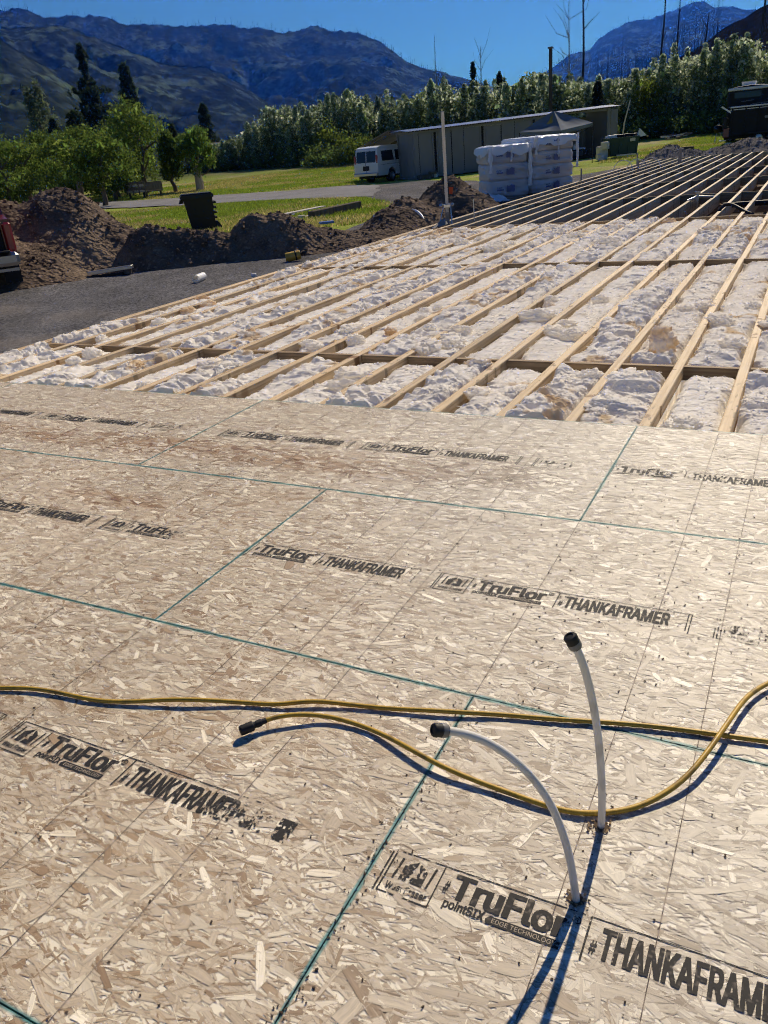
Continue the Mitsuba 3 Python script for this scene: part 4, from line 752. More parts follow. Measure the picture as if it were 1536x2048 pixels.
for a, b in ((.26, 2.49), (3.27, 5.93), (6.82, 9.67)):
    m = (a + b) / 2; z0, z1 = basez(m) + .12, top(m) - .16
    for s0, s1 in ((a, m - .03), (m + .03, b)):
        d = put('door', F(join([box(((s0 + s1) / 2, .065, (z0 + z1) / 2), (s1 - s0 - .09, .05, z1 - z0), None, .01)] + [box(((s0 + s1) / 2, .036, z0 + (z1 - z0) * q), (s1 - s0 - .12, .016, .035)) for q in (.25, .5, .75)])), 'steel_grey', ct)
        put('lock_rod', F(tube([[s1 - .16 if s0 == a else s0 + .16, .02, z0 + .05], [s1 - .16 if s0 == a else s0 + .16, .02, z1 - .05]], .018, 6)), 'steel_grey', d)
        put('seal', F(join([box((q, .055, (z0 + z1) / 2), (.05, .05, z1 - z0)) for q in (s0 + .012, s1 - .012)])), 'seal_black', d)
    put('header', F(box((m, .055, top(m) - .08), (b - a, .09, .15))), 'steel_grey', ct); put('sill', F(box((m, .055, basez(m) + .05), (b - a, .11, .13))), 'steel_grey', ct)
put('header', F(box((12.2, .055, top(12.2) - .07), (3.0, .09, .13))), 'steel_grey', ct)
put('end_wall', F(cor(.03, Dc, 0, basez(0), 2.60, 9)) if 0 else (lambda m: F((m[0][:, [1, 0, 2]] * [1, 1, 1], m[1])))(cor(.06, Dc, .02, .06, 2.62, 9)), 'steel_grey', ct)
put('end_frame', F(join([box((.02, .06, 1.35), (.10, .13, 2.55)), box((.02, Dc - .06, 1.35), (.10, .13, 2.55)), box((.02, Dc / 2, 2.60), (.10, Dc, .12)), box((.02, Dc / 2, .10), (.10, Dc, .14))])), 'steel_grey', ct)
put('back_wall', F(cor(0.05, Lc - .5, Dc - .05, .1, 2.62, 40)), 'steel_grey', ct)
put('partition', F(box((10.68, 1.25, 1.5), (.05, 2.3, 2.6))), 'dark_cladding', ct); put('far_wall', F(box((13.88, 1.25, 1.6), (.06, 2.3, 2.6))), 'steel_grey', ct)
put('bay_floor', F(box((12.3, 1.2, .25), (3.1, 2.3, .10))), 'dark_cladding', ct)
put('open_door', F(box((14.27, -.02, 1.60), (.50, .05, 2.62), rot(-.12), .01)), 'steel_grey', ct)
# corrugated roof sheet with wavy front edge
nx, ny = 420, 10; x, y = np.meshgrid(np.linspace(-.45, Lc + .1, nx), np.linspace(-.22, 2.75, ny), indexing='ij')
rz = .03 + 2.66 + .42 * x / Lc + .016 * np.sin(x * 2 * np.pi / .20) + .09 * np.sin(y / 2.6 * np.pi)
put('corrugated_roof', F((np.stack([x, y, rz], -1).reshape(-1, 3), grid(nx, ny))), 'bare_metal', ct, 40)
put('roof_edge', F(join([bar((-.45, -.16, top(-.4) + .0), (Lc, -.16, top(Lc)), .04, .05)])), 'seal_black', ct)
lt = thing('lean_to_roof', 'rusty sheet metal lean-to roof sloping down behind the left end of the container', 'roof')
nx, ny = 120, 20; x, y = np.meshgrid(np.linspace(-.6, 9, nx), np.linspace(2.7, 8.6, ny), indexing='ij')
put('roof_sheet', F((np.stack([x, y, 2.86 - .15 * (y - 2.6) + .02 * np.sin(x * 2 * np.pi / .25)], -1).reshape(-1, 3), grid(nx, ny))), 'bare_metal', lt, 40)
for q in (0, 1.8, 3.6): put('rafter', F(bar((q - .3, 2.7, 2.72), (q - .3, 8.5, 1.85), .06, .14)), 'bark', lt)
for q in (-.3, 3, 6, 8.8): put('post', F(tube([[q, 8.3, -.2], [q, 8.3, 1.9]], .08, 6)), 'bark', lt)
put('back_boards', F(box((4.2, 8.5, .95), (9.2, .04, 1.7))), 'dark_cladding', lt)
# things beside the container
put('timber_block', F(join([box((.3, -.5, .12), (.9, .35, .30), rot(.2), .03), box((.8, -.6, .34), (.5, .3, .14), rot(-.3), .03)])), 'bark', None, False, 'dark timber block lying at the left corner of the container', 'timber block')
put('white_can', F(lathe([(0, 0), (.12, 0), (.12, .28), (.10, .30), (0, .30)], 14, (1.05, -.45, .06))), 'white_rubbish', None, 40, 'small white can on the ground beside the timber block', 'can')
put('blue_crate', F(join([box((6.2, -.35, .28 + z), (1.5, .55, t_), None, .01) for z, t_ in ((-.1, .10), (.02, .10), (.13, .09))])), 'blue_plastic', None, False, 'blue crate on the ground against the container doors', 'crate')
put('work_table', F(join([box((11.6, .1, .72), (1.5, .7, .06), None, .01)] + [box((11.6 + a * .68, .1 + b * .3, .35), (.07, .07, .72)) for a in (-1, 1) for b in (-1, 1)])), 'dark_cladding', None, False, 'dark work table in front of the open container bay', 'table')
put('white_jug', F(join([lathe([(0, 0), (.09, 0), (.09, .2), (.03, .27), (.03, .32), (0, .32)], 12, (11.3, .1, .75)), box((11.8, .05, .80), (.35, .25, .10), rot(.3), .03), box((12.05, .15, .79), (.25, .2, .09), rot(-.3), .03)])), 'white_rubbish', None, 40, 'white jug and cartons on the dark work table', 'jug')

# ---------------------------------------------------------------- van
def lofted(profile, hw, m=1):
    """side profile (x, z) given width hw(z) on either side"""
    from shapely.geometry import Polygon
    v, f = trimesh.creation.triangulate_polygon(Polygon(profile), engine='earcut'); n = len(profile)
    P = np.asarray(profile, float); w = hw(P[:, 1], P[:, 0])
    a, b = np.c_[P[:, 0], -w, P[:, 1]], np.c_[P[:, 0], w, P[:, 1]]; V = np.asarray(v); wv = hw(V[:, 1], V[:, 0]); i = np.arange(n); j = (i + 1) % n
    parts = [(np.vstack([a, b]), np.vstack([np.stack([i, j, j + n], 1), np.stack([i, j + n, i + n], 1)])), (np.c_[V[:, 0], -wv, V[:, 1]], f), (np.c_[V[:, 0], wv, V[:, 1]], f[:, ::-1])]
    return join(parts)
def wheel(c, r, w, t, F, name='wheel'):
    k = put(name, F(lathe([(r * .60, -w / 2), (r * .92, -w / 2), (r, -w * .38), (r, w * .38), (r * .92, w / 2), (r * .60, w / 2)], 24, c, rot(roll=math.pi / 2))), 'tyre', t, 40)
    put('rim', F(lathe([(0, -w * .30), (r * .25, -w * .34), (r * .32, -w * .18), (r * .52, -w * .16), (r * .61, -w * .48), (r * .61, w * .48), (r * .52, w * .16), (0, w * .3)], 20, c, rot(roll=math.pi / 2))), 'chrome', k, 40)
h = math.atan2(.97, .26); zv = -.45
F = frame2((-22.95 - .04, 44.85, zv), h)
van = thing('passenger_van', 'white passenger van parked at the left end of the container with dark windows', 'van')
def vhw(z, x): return 1.0 - .13 * ss(1.05, 2.05, z) - .04 * ss(.6, .2, z) - .10 * ss(4.9, 5.8, x)
put('body', F(lofted([(.04, .42), (.0, .62), (0, 1.0), (.03, 1.22), (.12, 1.86), (.20, 1.99), (.42, 2.05), (1.4, 2.08), (3.9, 2.07), (4.25, 2.0), (5.0, 1.30), (5.75, 1.12), (5.95, .85), (5.95, .5), (5.6, .40), (4.95, .40), (4.85, .72), (4.6, .86), (4.3, .80), (4.1, .40), (1.65, .40), (1.55, .70), (1.28, .86), (1.0, .76), (.88, .40)], vhw)), 'white_paint', van, 35)
def rear_panel(y0, y1, z0, z1, off): # follows the sloping back
    xs = lambda z: np.interp(z, [1.0, 1.22, 1.86], [0, .03, .12]) - off
    return np.array([[xs(z0), y0, z0], [xs(z0), y1, z0], [xs(z1), y1 - .03 * np.sign(y1), z1], [xs(z1), y0 - .03 * np.sign(y0), z1]]), np.array([[0, 1, 2], [0, 2, 3]])
def slab(q, d):
    v, f = as_vf(q); n = np.cross(v[1] - v[0], v[2] - v[0]); n /= np.linalg.norm(n); c = np.vstack([v - n * d, v + n * d]); return hull(c)
for y0, y1 in ((-.80, -.06), (.06, .80)): put('rear_window', F(slab(rear_panel(y0, y1, 1.18, 1.80, .004), .012)), 'tinted_glass', van)
put('door_seam', F(box((-.004, 0, 1.1), (.02, .015, 1.1))), 'seal_black', van)
for x0, x1 in ((.42, 1.50), (1.68, 2.75), (2.95, 3.9)):
    for s in (-1, 1):
        y = lambda z: s * (vhw(np.array(z), np.array(2.0)) + .004)
        put('side_window', F(slab((np.array([[x0, y(1.22), 1.22], [x1, y(1.22), 1.22], [x1 - .03, y(1.78), 1.78], [x0 + .03, y(1.78), 1.78]]), np.array([[0, 1, 2], [0, 2, 3]])), .010)), 'tinted_glass', van)
for s in (-1, 1): put('tail_light', F(box((.045, s * .905, 1.32), (.10, .11, .52), rot(0, -.12), .02)), 'red_lens', van)
put('licence_plate', F(box((-.012, .0, .86), (.03, .52, .26), None, .01)), 'seal_black', van, label='dark licence plate recess on the rear doors')
put('bumper', F(box((-.06, 0, .50), (.16, 1.96, .20), None, .04)), 'chrome', van); put('belt_line', F(join([box((2.6, s * 1.003, 1.02), (4.6, .012, .03)) for s in (-1, 1)])), 'steel_grey', van)
for x in (1.26, 4.52):
    for s in (-1, 1): wheel((x, s * .84, .37), .37, .24, van, F)
put('underbody', F(join([box((2.9, 0, .34), (5.0, 1.2, .16)), tube([[-.05, -.45, .33], [1.2, -.45, .33]], .05, 6), box((1.28, 0, .37), (.18, 1.5, .18))])), 'seal_black', van)

# ---------------------------------------------------------------- red pickup at the left edge
hd = math.atan2(.60, -.80); F = frame2((-10.93, 8.64, -.43), hd)
F_ = F; F = lambda m: F_((as_vf(m)[0] + [0, .98, 0], as_vf(m)[1]))
pk = thing('pickup_truck', 'dark red pickup cut off by the left edge, chrome bumper and red tail light', 'pickup truck')
def phw(z, x): return .97 - .05 * ss(1.0, 1.9, z) - .04 * ss(.75, .5, z)
put('bed', F(lofted([(.06, .58), (.02, .80), (.03, 1.32), (1.95, 1.34), (1.95, .55), (1.75, .50), (1.70, .78), (1.35, .92), (1.0, .78), (.9, .52)], phw)), 'red_paint', pk, 35)
put('cab', F(lofted([(1.97, .52), (1.97, 1.34), (2.1, 1.86), (2.4, 1.90), (3.6, 1.88), (4.2, 1.32), (5.4, 1.22), (5.55, .6), (5.2, .50), (2.2, .5)], phw)), 'red_paint', pk, 35)
put('tailgate', F(box((.0, 0, .98), (.08, 1.60, .62), None, .02)), 'dark_paint', pk); put('handle', F(box((-.05, 0, 1.12), (.03, .25, .09), None, .01)), 'seal_black', pk)  # near-black tailgate: its shade is put into the colour
for s in (-1, 1):
    put('tail_light', F(box((-.005, s * .90, 1.02), (.11, .15, .50), None, .035)), 'red_lens', pk, label='red tail light with a bright rim' if s < 0 else None)
    put('lamp_trim', F(box((-.010, s * .808, 1.02), (.10, .03, .52), None, .008)), 'red_paint', pk)
put('bumper', F(join([box((-.16, 0, .66), (.20, 1.96, .24), None, .06), box((-.14, 0, .80), (.24, 1.4, .03), None, .01)])), 'chrome', pk, 35)
put('bumper_pad', F(box((-.15, 0, .795), (.25, 1.7, .03), None, .01)), 'seal_black', pk); put('hitch', F(join([box((-.16, 0, .48), (.3, .1, .1)), box((-.10, -.62, .47), (.05, .62, .05))])), 'chrome', pk)
put('rear_glass', F(box((2.03, 0, 1.60), (.03, 1.4, .40), rot(0, .22))), 'tinted_glass', pk)
for x in (1.36, 4.6):
    for s in (-1, 1): wheel((x, s * .82, .39), .39, .27, pk, F)
[put('mud_flap', F(box((.86, s * .82, .36), (.03, .30, .42))), 'seal_black', pk) for s in (-1, 1)]; put('axle', F(box((1.36, 0, .39), (.2, 1.5, .2))), 'seal_black', pk)
F = None

# ---------------------------------------------------------------- wrapped pallets of insulation bags
def pillow(c, s, seed, yaw=0.0):
    b = trimesh.creation.box(extents=(1, 1, 1)); m = b.subdivide().subdivide().subdivide().subdivide(); v = np.array(m.vertices)
    r = (np.abs(v * 2) ** 9).sum(1) ** (1 / 9.0); v = v / r[:, None] * .98
    q = v * 2 + seed * 7.1; v = v + .022 * (meshkit.fbm(np.stack([q[:, 0], q[:, 1], q[:, 2]], 1) * 1.6, 3)[:, None] - .5) * v / np.linalg.norm(v, axis=1, keepdims=True) * 4
    return (v * np.asarray(s)) @ rot(yaw).T + np.asarray(c, float), np.array(m.faces)
def pallet(o, ang, wx, wy, layers, hl, label, seed, n_across):
    c, s = math.cos(ang), math.sin(ang); G = frame2(o, ang); t = thing('wrapped_pallet', label, 'pallet')
    put('pallet_base', G(join([box((wx / 2, wy / 2, .12), (wx, wy, .03))] + [box((wx / 2, q, .055), (wx, .09, .10)) for q in (.08, wy / 2, wy - .08)])), 'grey_wood', t)
    g = np.random.default_rng(seed)
    for k in range(layers):
        for a in range(n_across):
            dx = g.normal(0, .015); b = put('insulation_bag', G(pillow((wx * (a + .5) / n_across + dx, wy / 2, .15 + hl * (k + .5)), (wx / n_across * 1.05, wy * 1.04, hl * 1.10), seed + k * 3 + a)), 'bag_plastic', t, True)
            x0 = wx * (a + .5) / n_across
            ps = [poly([(x0 - .10, -.09), (x0 + .16, -.10), (x0 + .17, .10), (x0 + .05, .12), (x0 - .02, .06), (x0 - .09, .10)]), rect(x0 - .42, x0 - .20, -.05, .0), rect(x0 - .42, x0 - .25, .03, .055)]
            v, f = join(ps); v2, f2 = trimesh.remesh.subdivide_to_size(v, f, .08); kz = .15 + hl * (k + .5)
            put('blue_print', G((np.c_[v2[:, 0], np.full(len(v2), -.045 * wy - .0) + .0 * v2[:, 0], v2[:, 1] + kz], f2)), 'blue_print', b)
    # cling film over the top, hanging down ragged at the corners
    n = 40; x, y = np.meshgrid(np.linspace(-.09, wx + .09, n), np.linspace(-.09, wy + .09, n), indexing='ij'); H = .15 + hl * layers + .02
    q = np.stack([x, y, 0 * x + seed], -1); e = np.minimum(np.minimum(x + .09, wx + .09 - x), np.minimum(y + .09, wy + .09 - y))
    z = H + .06 * (meshkit.fbm(q * 4, 3, 3) - .4) - .10 * np.exp(-e / .06) - (e < .01) * (.05 + .22 * meshkit.noise(q * 5, 6))
    put('film_top', G((np.stack([x, y, z], -1).reshape(-1, 3), grid(n, n))), 'shrink_wrap', t, True, 'crinkled pale film over the top of the stack')
    for (cx, cy, w_) in ((wx + .02, .0, .12), (.03, .0, .13), (wx * .55, .0, .06)):
        n = 26; u, w = np.meshgrid(np.linspace(-w_, w_, 9), np.linspace(0, 1, n), indexing='ij'); q = np.stack([u * 8, w * 6 + seed, 0 * u + cx], -1)
        lo = .15 + .55 * g.random(); v = np.stack([cx + u * .5 + .07 * (meshkit.fbm(q, 2, 8) - .5), cy - .07 - .08 * np.abs(np.sin(u * 18 + w * 5)) * .6 + .05 * (meshkit.fbm(q, 2, 9) - .5), H - (1 - lo) * (H - .12) * w], -1)
        put('film_fold', G((v.reshape(-1, 3), grid(9, n))), 'shrink_wrap', t, True)
pallet((-7.45, 24.0, -.45), math.atan2(.65, .93), 1.30, 1.5, 3, .50, 'shorter film wrapped pallet of insulation bags, left of the two, behind the dirt heap', 21, 1)
pallet((-6.28, 24.92, -.45), math.atan2(.95, .60), 1.75, 1.5, 4, .415, 'taller film wrapped pallet of insulation bags with blue print, right of the two', 22, 1)
n = 30; u, w = np.meshgrid(np.linspace(0, 1, n), np.linspace(0, 1, n), indexing='ij'); q = np.stack([u * 4, w * 4, 0 * u], -1)
put('plastic_film', (np.stack([-7.95 + 1.1 * u + .1 * w, 22.6 + .35 * u + 1.0 * w, -.40 + .42 * meshkit.fbm(q, 3, 4) * np.sin(np.pi * u.clip(.05, .95)) + .06 * meshkit.noise(q * 4, 2)], -1).reshape(-1, 3), grid(n, n)), 'shrink_wrap', None, True, 'crumpled pale plastic film on the ground left of the wrapped pallets', 'plastic film')

# ---------------------------------------------------------------- pop-up canopy
t = thing('canopy_tent', 'grey pop-up canopy with a torn sagging peak in front of the container', 'canopy')
cor_ = [np.array(q) for q in ((-13.43, 45.5, 1.60), (-10.75, 44.3, 1.50), (-9.6, 46.6, 1.74), (-12.3, 47.9, 1.72))]; pk_ = np.array([-11.65, 46.1, 2.52])
parts = []
for k in range(4):
    a, b = cor_[k], cor_[(k + 1) % 4]; n = 14; u, w = np.meshgrid(np.linspace(0, 1, n), np.linspace(0, 1, n), indexing='ij')
    P = (a[None, None] * (1 - u[..., None]) + b * u[..., None]) * (1 - w[..., None]) + pk_ * w[..., None]
    P[..., 2] -= .20 * np.sin(np.pi * w) * np.sin(np.pi * u) + .10 * (meshkit.fbm(P * 2.0, 3, k) - .5) * np.sin(np.pi * w)
    ff = grid(n, n)
    if k == 0: P4 = P.reshape(-1, 3)[ff].mean(1); uu = u.reshape(-1)[ff].mean(1); wq = w.reshape(-1)[ff].mean(1); ff = ff[~((wq > .52) & (wq < .90) & (np.abs(uu - .62 + .25 * (wq - .6)) < .20 * (1.05 - wq) + .07))]
    parts.append((P.reshape(-1, 3), ff))
put('cloth', join(parts), 'canopy_cloth', t, 30)
put('valance', join([(np.array([a, b, b - [0, 0, .17], a - [0, 0, .17]]), np.array([[0, 1, 2], [0, 2, 3]])) for a, b in zip(cor_, cor_[1:] + cor_[:1])]), 'canopy_cloth', t, label='dark hanging valance')
for a in cor_: put('leg', tube([[a[0], a[1], float(zg(a[0], a[1]))], a - [0, 0, .03]], .022, 6), 'seal_black', t)
for a, b in zip(cor_, cor_[1:] + cor_[:1]): put('truss_bar', join([tube([a - [0, 0, .1], (a + b) / 2 - [0, 0, .45], b - [0, 0, .1]], .012, 5)]), 'seal_black', t)

# ---------------------------------------------------------------- dumpster and rubbish beside it
z0 = float(zg(-8, 50.5)); F = frame2((-9.15, 49.0, z0), .50)
t = thing('dumpster', 'dark green steel dumpster overfilled with rubbish right of the container', 'dumpster')
put('bin', F(join([hull([[0, 0, .12], [1.55, 0, .12], [1.55, 1.2, .12], [0, 1.2, .12], [-.06, -.08, 1.05], [1.62, -.08, 1.05], [1.62, 1.3, 1.05], [-.06, 1.3, 1.05]])] + [box((q, -.04, .6), (.07, .09, .9), None, .01) for q in (.05, .52, 1.03, 1.5)])), 'green_paint', t)
put('rim', F(join([box((.78, -.09, 1.06), (1.78, .08, .09)), box((.78, 1.31, 1.06), (1.78, .08, .09)), box((-.08, .6, 1.06), (.08, 1.4, .09)), box((1.64, .6, 1.06), (.08, 1.4, .09))])), 'green_paint', t)
put('sign', F(box((1.25, -.10, .93), (.30, .012, .16))), 'pale_board', t); put('skid', F(box((.9, -.10, .16), (1.1, .06, .08))), 'bare_metal', t, label='bright worn steel skid along the foot')
g = np.random.default_rng(9)
for i in range(7): put('rubbish_bag', F(pillow((.2 + .2 * i, .3 + g.uniform(0, .6), 1.08 + .05 * g.random()), (.42, .45, .28), 60 + i, g.uniform(0, 3))), 'white_rubbish' if i in (0, 1) else 'dark_paint', None, True, 'white bag on top of the dumpster' if i in (0, 1) else 'black rubbish bag on top of the dumpster', 'rubbish bag', 'white bags on the dumpster' if i in (0, 1) else 'black bags on the dumpster')
put('white_sheet', F(join([hull([[1.60, .1, 1.02], [2.15, .2, 1.08], [2.0, .3, 1.22], [1.72, .15, 1.48], [1.62, .4, 1.12], [1.95, .5, 1.05], [1.8, .6, 1.36]])])), 'white_rubbish', None, False, 'pale crumpled sheet sticking up from the right end of the dumpster', 'sheet')
put('cardboard_heap', F(join([pillow((-.45, .1, .35), (.55, .5, .75), 71, .3), pillow((-.35, -.15, .75), (.40, .40, .40), 72, .9), pillow((-.6, -.2, .15), (.5, .4, .35), 73, 1.4)])), 'pale_board', None, True, 'heap of pale cardboard and bags left of the dumpster', 'rubbish heap')
put('leaning_pole', tube([[-11.2, 61.9, -.2], [-11.05, 61.95, 1.6], [-10.7, 62.0, 3.05]], [.06, .05, .035], 6), 'pale_board', None, True, 'pale bare pole leaning right behind the dumpster', 'pole')
put('wire_fence_post', tube([[-11.3, 61.5, -.3], [-11.35, 61.5, 1.15]], .05, 6), 'bark', None, True, 'short dark fence post beneath the leaning pole', 'post')
put('flat_board', box((-5.7, 52.6, float(zg(-5.7, 52.6)) + .12), (1.3, .5, .16), rot(.1)), 'dark_cladding', None, False, 'low dark box on the grass right of the dumpster', 'box')
t = thing('log_heap', 'low heap of dark logs and boards on the grass before the thicket', 'log heap')
for i in range(9):
    x, y = -9.6 + g.normal(0, .9), 78 + g.normal(0, .5); z = float(zg(x, y)); a = g.normal(.3, .5)
    put('log', bar((x - np.cos(a) * .9, y - np.sin(a), z + .1 + .05 * i % .3), (x + np.cos(a) * .9, y + np.sin(a), z + .2 + .06 * (i % 4)), .16, .14), ['bark', 'pale_board', 'burnt_bark'][i % 3], t)
put('pale_plank', box((-5.2, 78.5, float(zg(-5.2, 78.5)) + .08), (2.2, .3, .06), rot(.15)), 'pale_board', None, False, 'pale plank lying on the grass left of the black trailer', 'plank')
t = thing('kettle_grill', 'small black grill on thin legs left of the black trailer', 'grill'); x, y = -4.55, 60.0; z0 = float(zg(x, y))
put('bowl', join([lathe([(.02, .62), (.2, .68), (.29, .85), (.29, .92), (.2, 1.08), (.04, 1.14)], 16, (x, y, z0))]), 'dark_paint', t, True); put('lid_handle', box((x, y, z0 + 1.17), (.12, .04, .05), None, .01), 'white_rubbish', t)
for k in range(3): put('leg', tube([[x + .12 * np.cos(k * 2.1), y + .12 * np.sin(k * 2.1), z0 + .7], [x + .3 * np.cos(k * 2.1), y + .3 * np.sin(k * 2.1), z0]], .018, 5), 'bare_metal', t)

# ---------------------------------------------------------------- black travel trailer and dump trailer at the right edge
t = thing('travel_trailer', 'tall black travel trailer with a white roof and a roof air conditioner', 'trailer')
z0 = -.2; F = frame2((-3.85, 57.0, z0), 0.03)
put('shell', F(box((1.28, 3.6, 1.72), (2.5, 7.2, 2.7), None, .07)), 'dark_paint', t); [put('corner_trim', F(box((q, .03, 1.72), (.10, .10, 2.6), None, .02)), 'seal_black', t) for q in (.06, 2.5)]
nx = 24; x, y = np.meshgrid(np.linspace(0, 2.56, nx), np.linspace(-.05, 7.25, nx), indexing='ij'); put('roof', F((np.stack([x, y, 3.075 + .17 * np.sin(np.pi * (x / 2.56)) ** .6 - .02 * (y < 0)], -1).reshape(-1, 3), grid(nx, nx))), 'white_paint', t, True)
put('roof_edge', F(box((1.28, -.03, 3.06), (2.56, .06, .16), None, .03)), 'white_paint', t); put('air_conditioner', F(hull([[.75, .9, 3.24], [1.45, .9, 3.24], [1.45, 1.9, 3.24], [.75, 1.9, 3.24], [.68, .8, 3.46], [1.52, .8, 3.46], [1.52, 2, 3.46], [.68, 2, 3.46]])), 'white_paint', t)
put('stripe', F(join([bar((.10, -.012, 2.10), (.62, -.012, 2.10), .012, .035), bar((.60, -.012, 2.10), (1.02, -.012, 1.90), .012, .035), bar((1.02, -.012, 1.90), (1.45, -.012, 2.18), .012, .035), bar((1.45, -.012, 2.18), (2.4, -.012, 2.22), .012, .035), bar((.8, -.012, 2.36), (1.5, -.012, 2.40), .012, .03)])), 'steel_grey', t, label='pale angular stripes on the rear wall')
put('rear_window', F(box((1.15, -.008, 2.72), (1.5, .02, .34), None, .006)), 'tinted_glass', t); put('bumper', F(box((1.28, -.15, .45), (2.4, .14, .14))), 'seal_black', t)
for s in (.12, 2.44):
    for yy in (3.2, 4.1): wheel((s, yy, .36), .36, .22, t, lambda m, F=F: F((as_vf(m)[0], as_vf(m)[1])))
t = thing('dump_trailer', 'black high sided dump trailer with a silver top rail, in front of the travel trailer', 'trailer')
z0 = -.2; F = frame2((-3.35, 54.0, z0), .06)
put('box', F(box((2.3, 1.0, 1.25), (4.5, 2.0, 1.5), None, .02)), 'dark_paint', t)
for q in np.linspace(.15, 4.4, 7): put('stake', F(box((q, -.03, 1.25), (.08, .06, 1.45), None, .01)), 'dark_paint', t)
put('top_rail', F(join([box((2.3, -.03, 2.06), (4.6, .10, .10), None, .02), box((2.3, .0, 1.93), (4.6, .03, .05), None, .01)])), 'bare_metal', t, label='silver rail along the top'); put('badge', F(box((2.0, -.012, 1.42), (.18, .02, .14))), 'steel_grey', t)
put('fender', F(box((2.2, -.18, .62), (2.2, .34, .08), None, .02)), 'seal_black', t); put('chassis', F(box((2.2, 1.0, .42), (4.6, 1.5, .14))), 'seal_black', t)
for q in (1.7, 2.6):
    for yy in (-.16, 2.1): wheel((q, yy, .34), .34, .2, t, F)
put('jack_arm', F(bar((-.48, .1, 2.15), (.08, .05, 1.78), .06, .08)), 'bare_metal', t); put('side_box', F(box((-.12, .3, .72), (.36, .5, .50), None, .03)), 'red_paint', t, label='dull red tool box at the left end'); put('step', F(box((-.28, .1, .32), (.40, .3, .06))), 'bare_metal', t); put('coupler', F(join([box((-.22, .4, 1.25), (.30, .5, .6), None, .06), box((-.1, .2, 1.02), (.18, .3, .08))])), 'seal_black', t)
put('wheel_chock', F(box((.05, -.25, .09), (.4, .3, .2), None, .03)), 'pale_board', None, False, 'pale block on the ground under the left end of the dump trailer', 'block')

# ---------------------------------------------------------------- black plastic bin, boards and small litter on the near lawn
t = thing('compost_bin', 'tapered black plastic bin with ridges and a foot flap, standing on the near lawn', 'bin'); z0 = -.45; bx, by = -15.72, 19.70; rv = np.array([.745, .667, 0]); fv = np.array([.667, -.745, 0])  # right, towards the viewer
def taper(w0, w1, d0, d1, z0_, z1_, sh0=0, sh1=0):
    p = []
    for w, d, z, sh in ((w0, d0, z0_, sh0), (w1, d1, z1_, sh1)):
        for a in (-1, 1):
            for b in (-1, 1): p.append(np.array([bx, by, z0 + z]) + rv * (a * w / 2 + sh) + fv * (b * d / 2))
    return hull(p)
put('body', taper(.74, .90, .66, .8, .02, 1.02, .06, 0), 'black_plastic', t); put('rim', taper(1.02, 1.02, .96, .96, .98, 1.08, -.02, -.02), 'black_plastic', t); put('lid', taper(.98, .90, .92, .85, 1.08, 1.13, -.02, -.02), 'black_plastic', t)
put('rib', join([taper(.86 + .02 * k, .86 + .02 * k, .74, .74, .34 + .15 * k, .40 + .15 * k, .085, .085) for k in range(4)]), 'black_plastic', t); put('foot_flap', taper(.34, .20, .6, .5, .05, .26, .48, .42), 'black_plastic', t); put('handle', taper(.14, .10, .5, .5, .86, .96, -.52, -.50), 'black_plastic', t)
t = thing('timber_beam', 'dark weathered timber beam lying on the near lawn, right of the pale boards', 'beam'); put('beam', bar((-12.75, 21.6, -.32), (-12.45, 24.4, -.27), .22, .24, ch=.015), 'bark', t)
for k, (a, b, m, lab) in enumerate((((-14.35, 21.6, -.30), (-13.45, 23.6, -.20), 'pale_board', 'pale grey board on the near lawn, propped at its right end'), ((-14.55, 21.1, -.36), (-13.95, 22.4, -.30), 'white_rubbish', 'white ribbed panel on the near lawn, left of the pale board'), ((-13.9, 21.9, -.41), (-13.0, 23.0, -.41), 'pale_board', 'pale board lying flat below the propped board'))):
    put('board', bar(a, b, .30, .03), m, None, False, lab, 'board')
put('pale_stone', pillow((-12.75, 22.1, -.36), (.30, .26, .20), 81), 'pale_board', None, True, 'rounded pale stone at the end of the pale boards', 'stone')
put('pale_lump', pillow((-13.2, 21.75, -.38), (.22, .18, .14), 82), 'pale_board', None, True, 'smaller pale stone beside the rounded one', 'stone')
put('blue_board', box((-10.05, 18.1, -.26), (.40, .22, .06), rot(.7), .01), 'blue_plastic', None, False, 'small blue panel lying behind the dark dirt bank', 'panel')
t = thing('yellow_tub', 'yellow plastic tub on its side with a black strap, at the edge of the gravel', 'tub'); R_ = trimesh.geometry.align_vectors([0, 0, 1], [.80, .58, .10])[:3, :3]
put('body', lathe([(0, 0), (.08, 0), (.088, .01), (.088, .28), (.08, .30), (0, .29)], 20, (-7.30, 11.85, -.335), R_), 'yellow_plastic', t, 35); put('strap', lathe([(.089, .19), (.092, .195), (.092, .215), (.089, .22)], 20, (-7.30, 11.85, -.335), R_), 'black_plastic', t, 35); put('valve', lathe([(0, .28), (.03, .28), (.03, .35), (.045, .355), (.045, .39), (0, .39)], 12, (-7.30, 11.85, -.32), R_), 'black_plastic', t, 35)
t = thing('pipe_offcut', 'short white plastic pipe offcut lying on the dark gravel', 'pipe offcut'); a_, b_ = np.array([-7.67, 9.53, -.35]), np.array([-7.85, 10.07, -.35]); d_ = (b_ - a_) / np.linalg.norm(b_ - a_); L_ = np.linalg.norm(b_ - a_) * .62
R_ = trimesh.geometry.align_vectors([0, 0, 1], d_)[:3, :3]; put('pipe', lathe([(.060, 0), (.068, 0), (.068, L_), (.060, L_), (.060, 0)], 20, a_, R_), 'pvc', t, 35)
put('white_scrap', pillow((-6.83, 10.1, -.385), (.09, .06, .05), 83), 'white_rubbish', None, True, 'small white scrap on the gravel right of the pipe offcut', 'scrap')
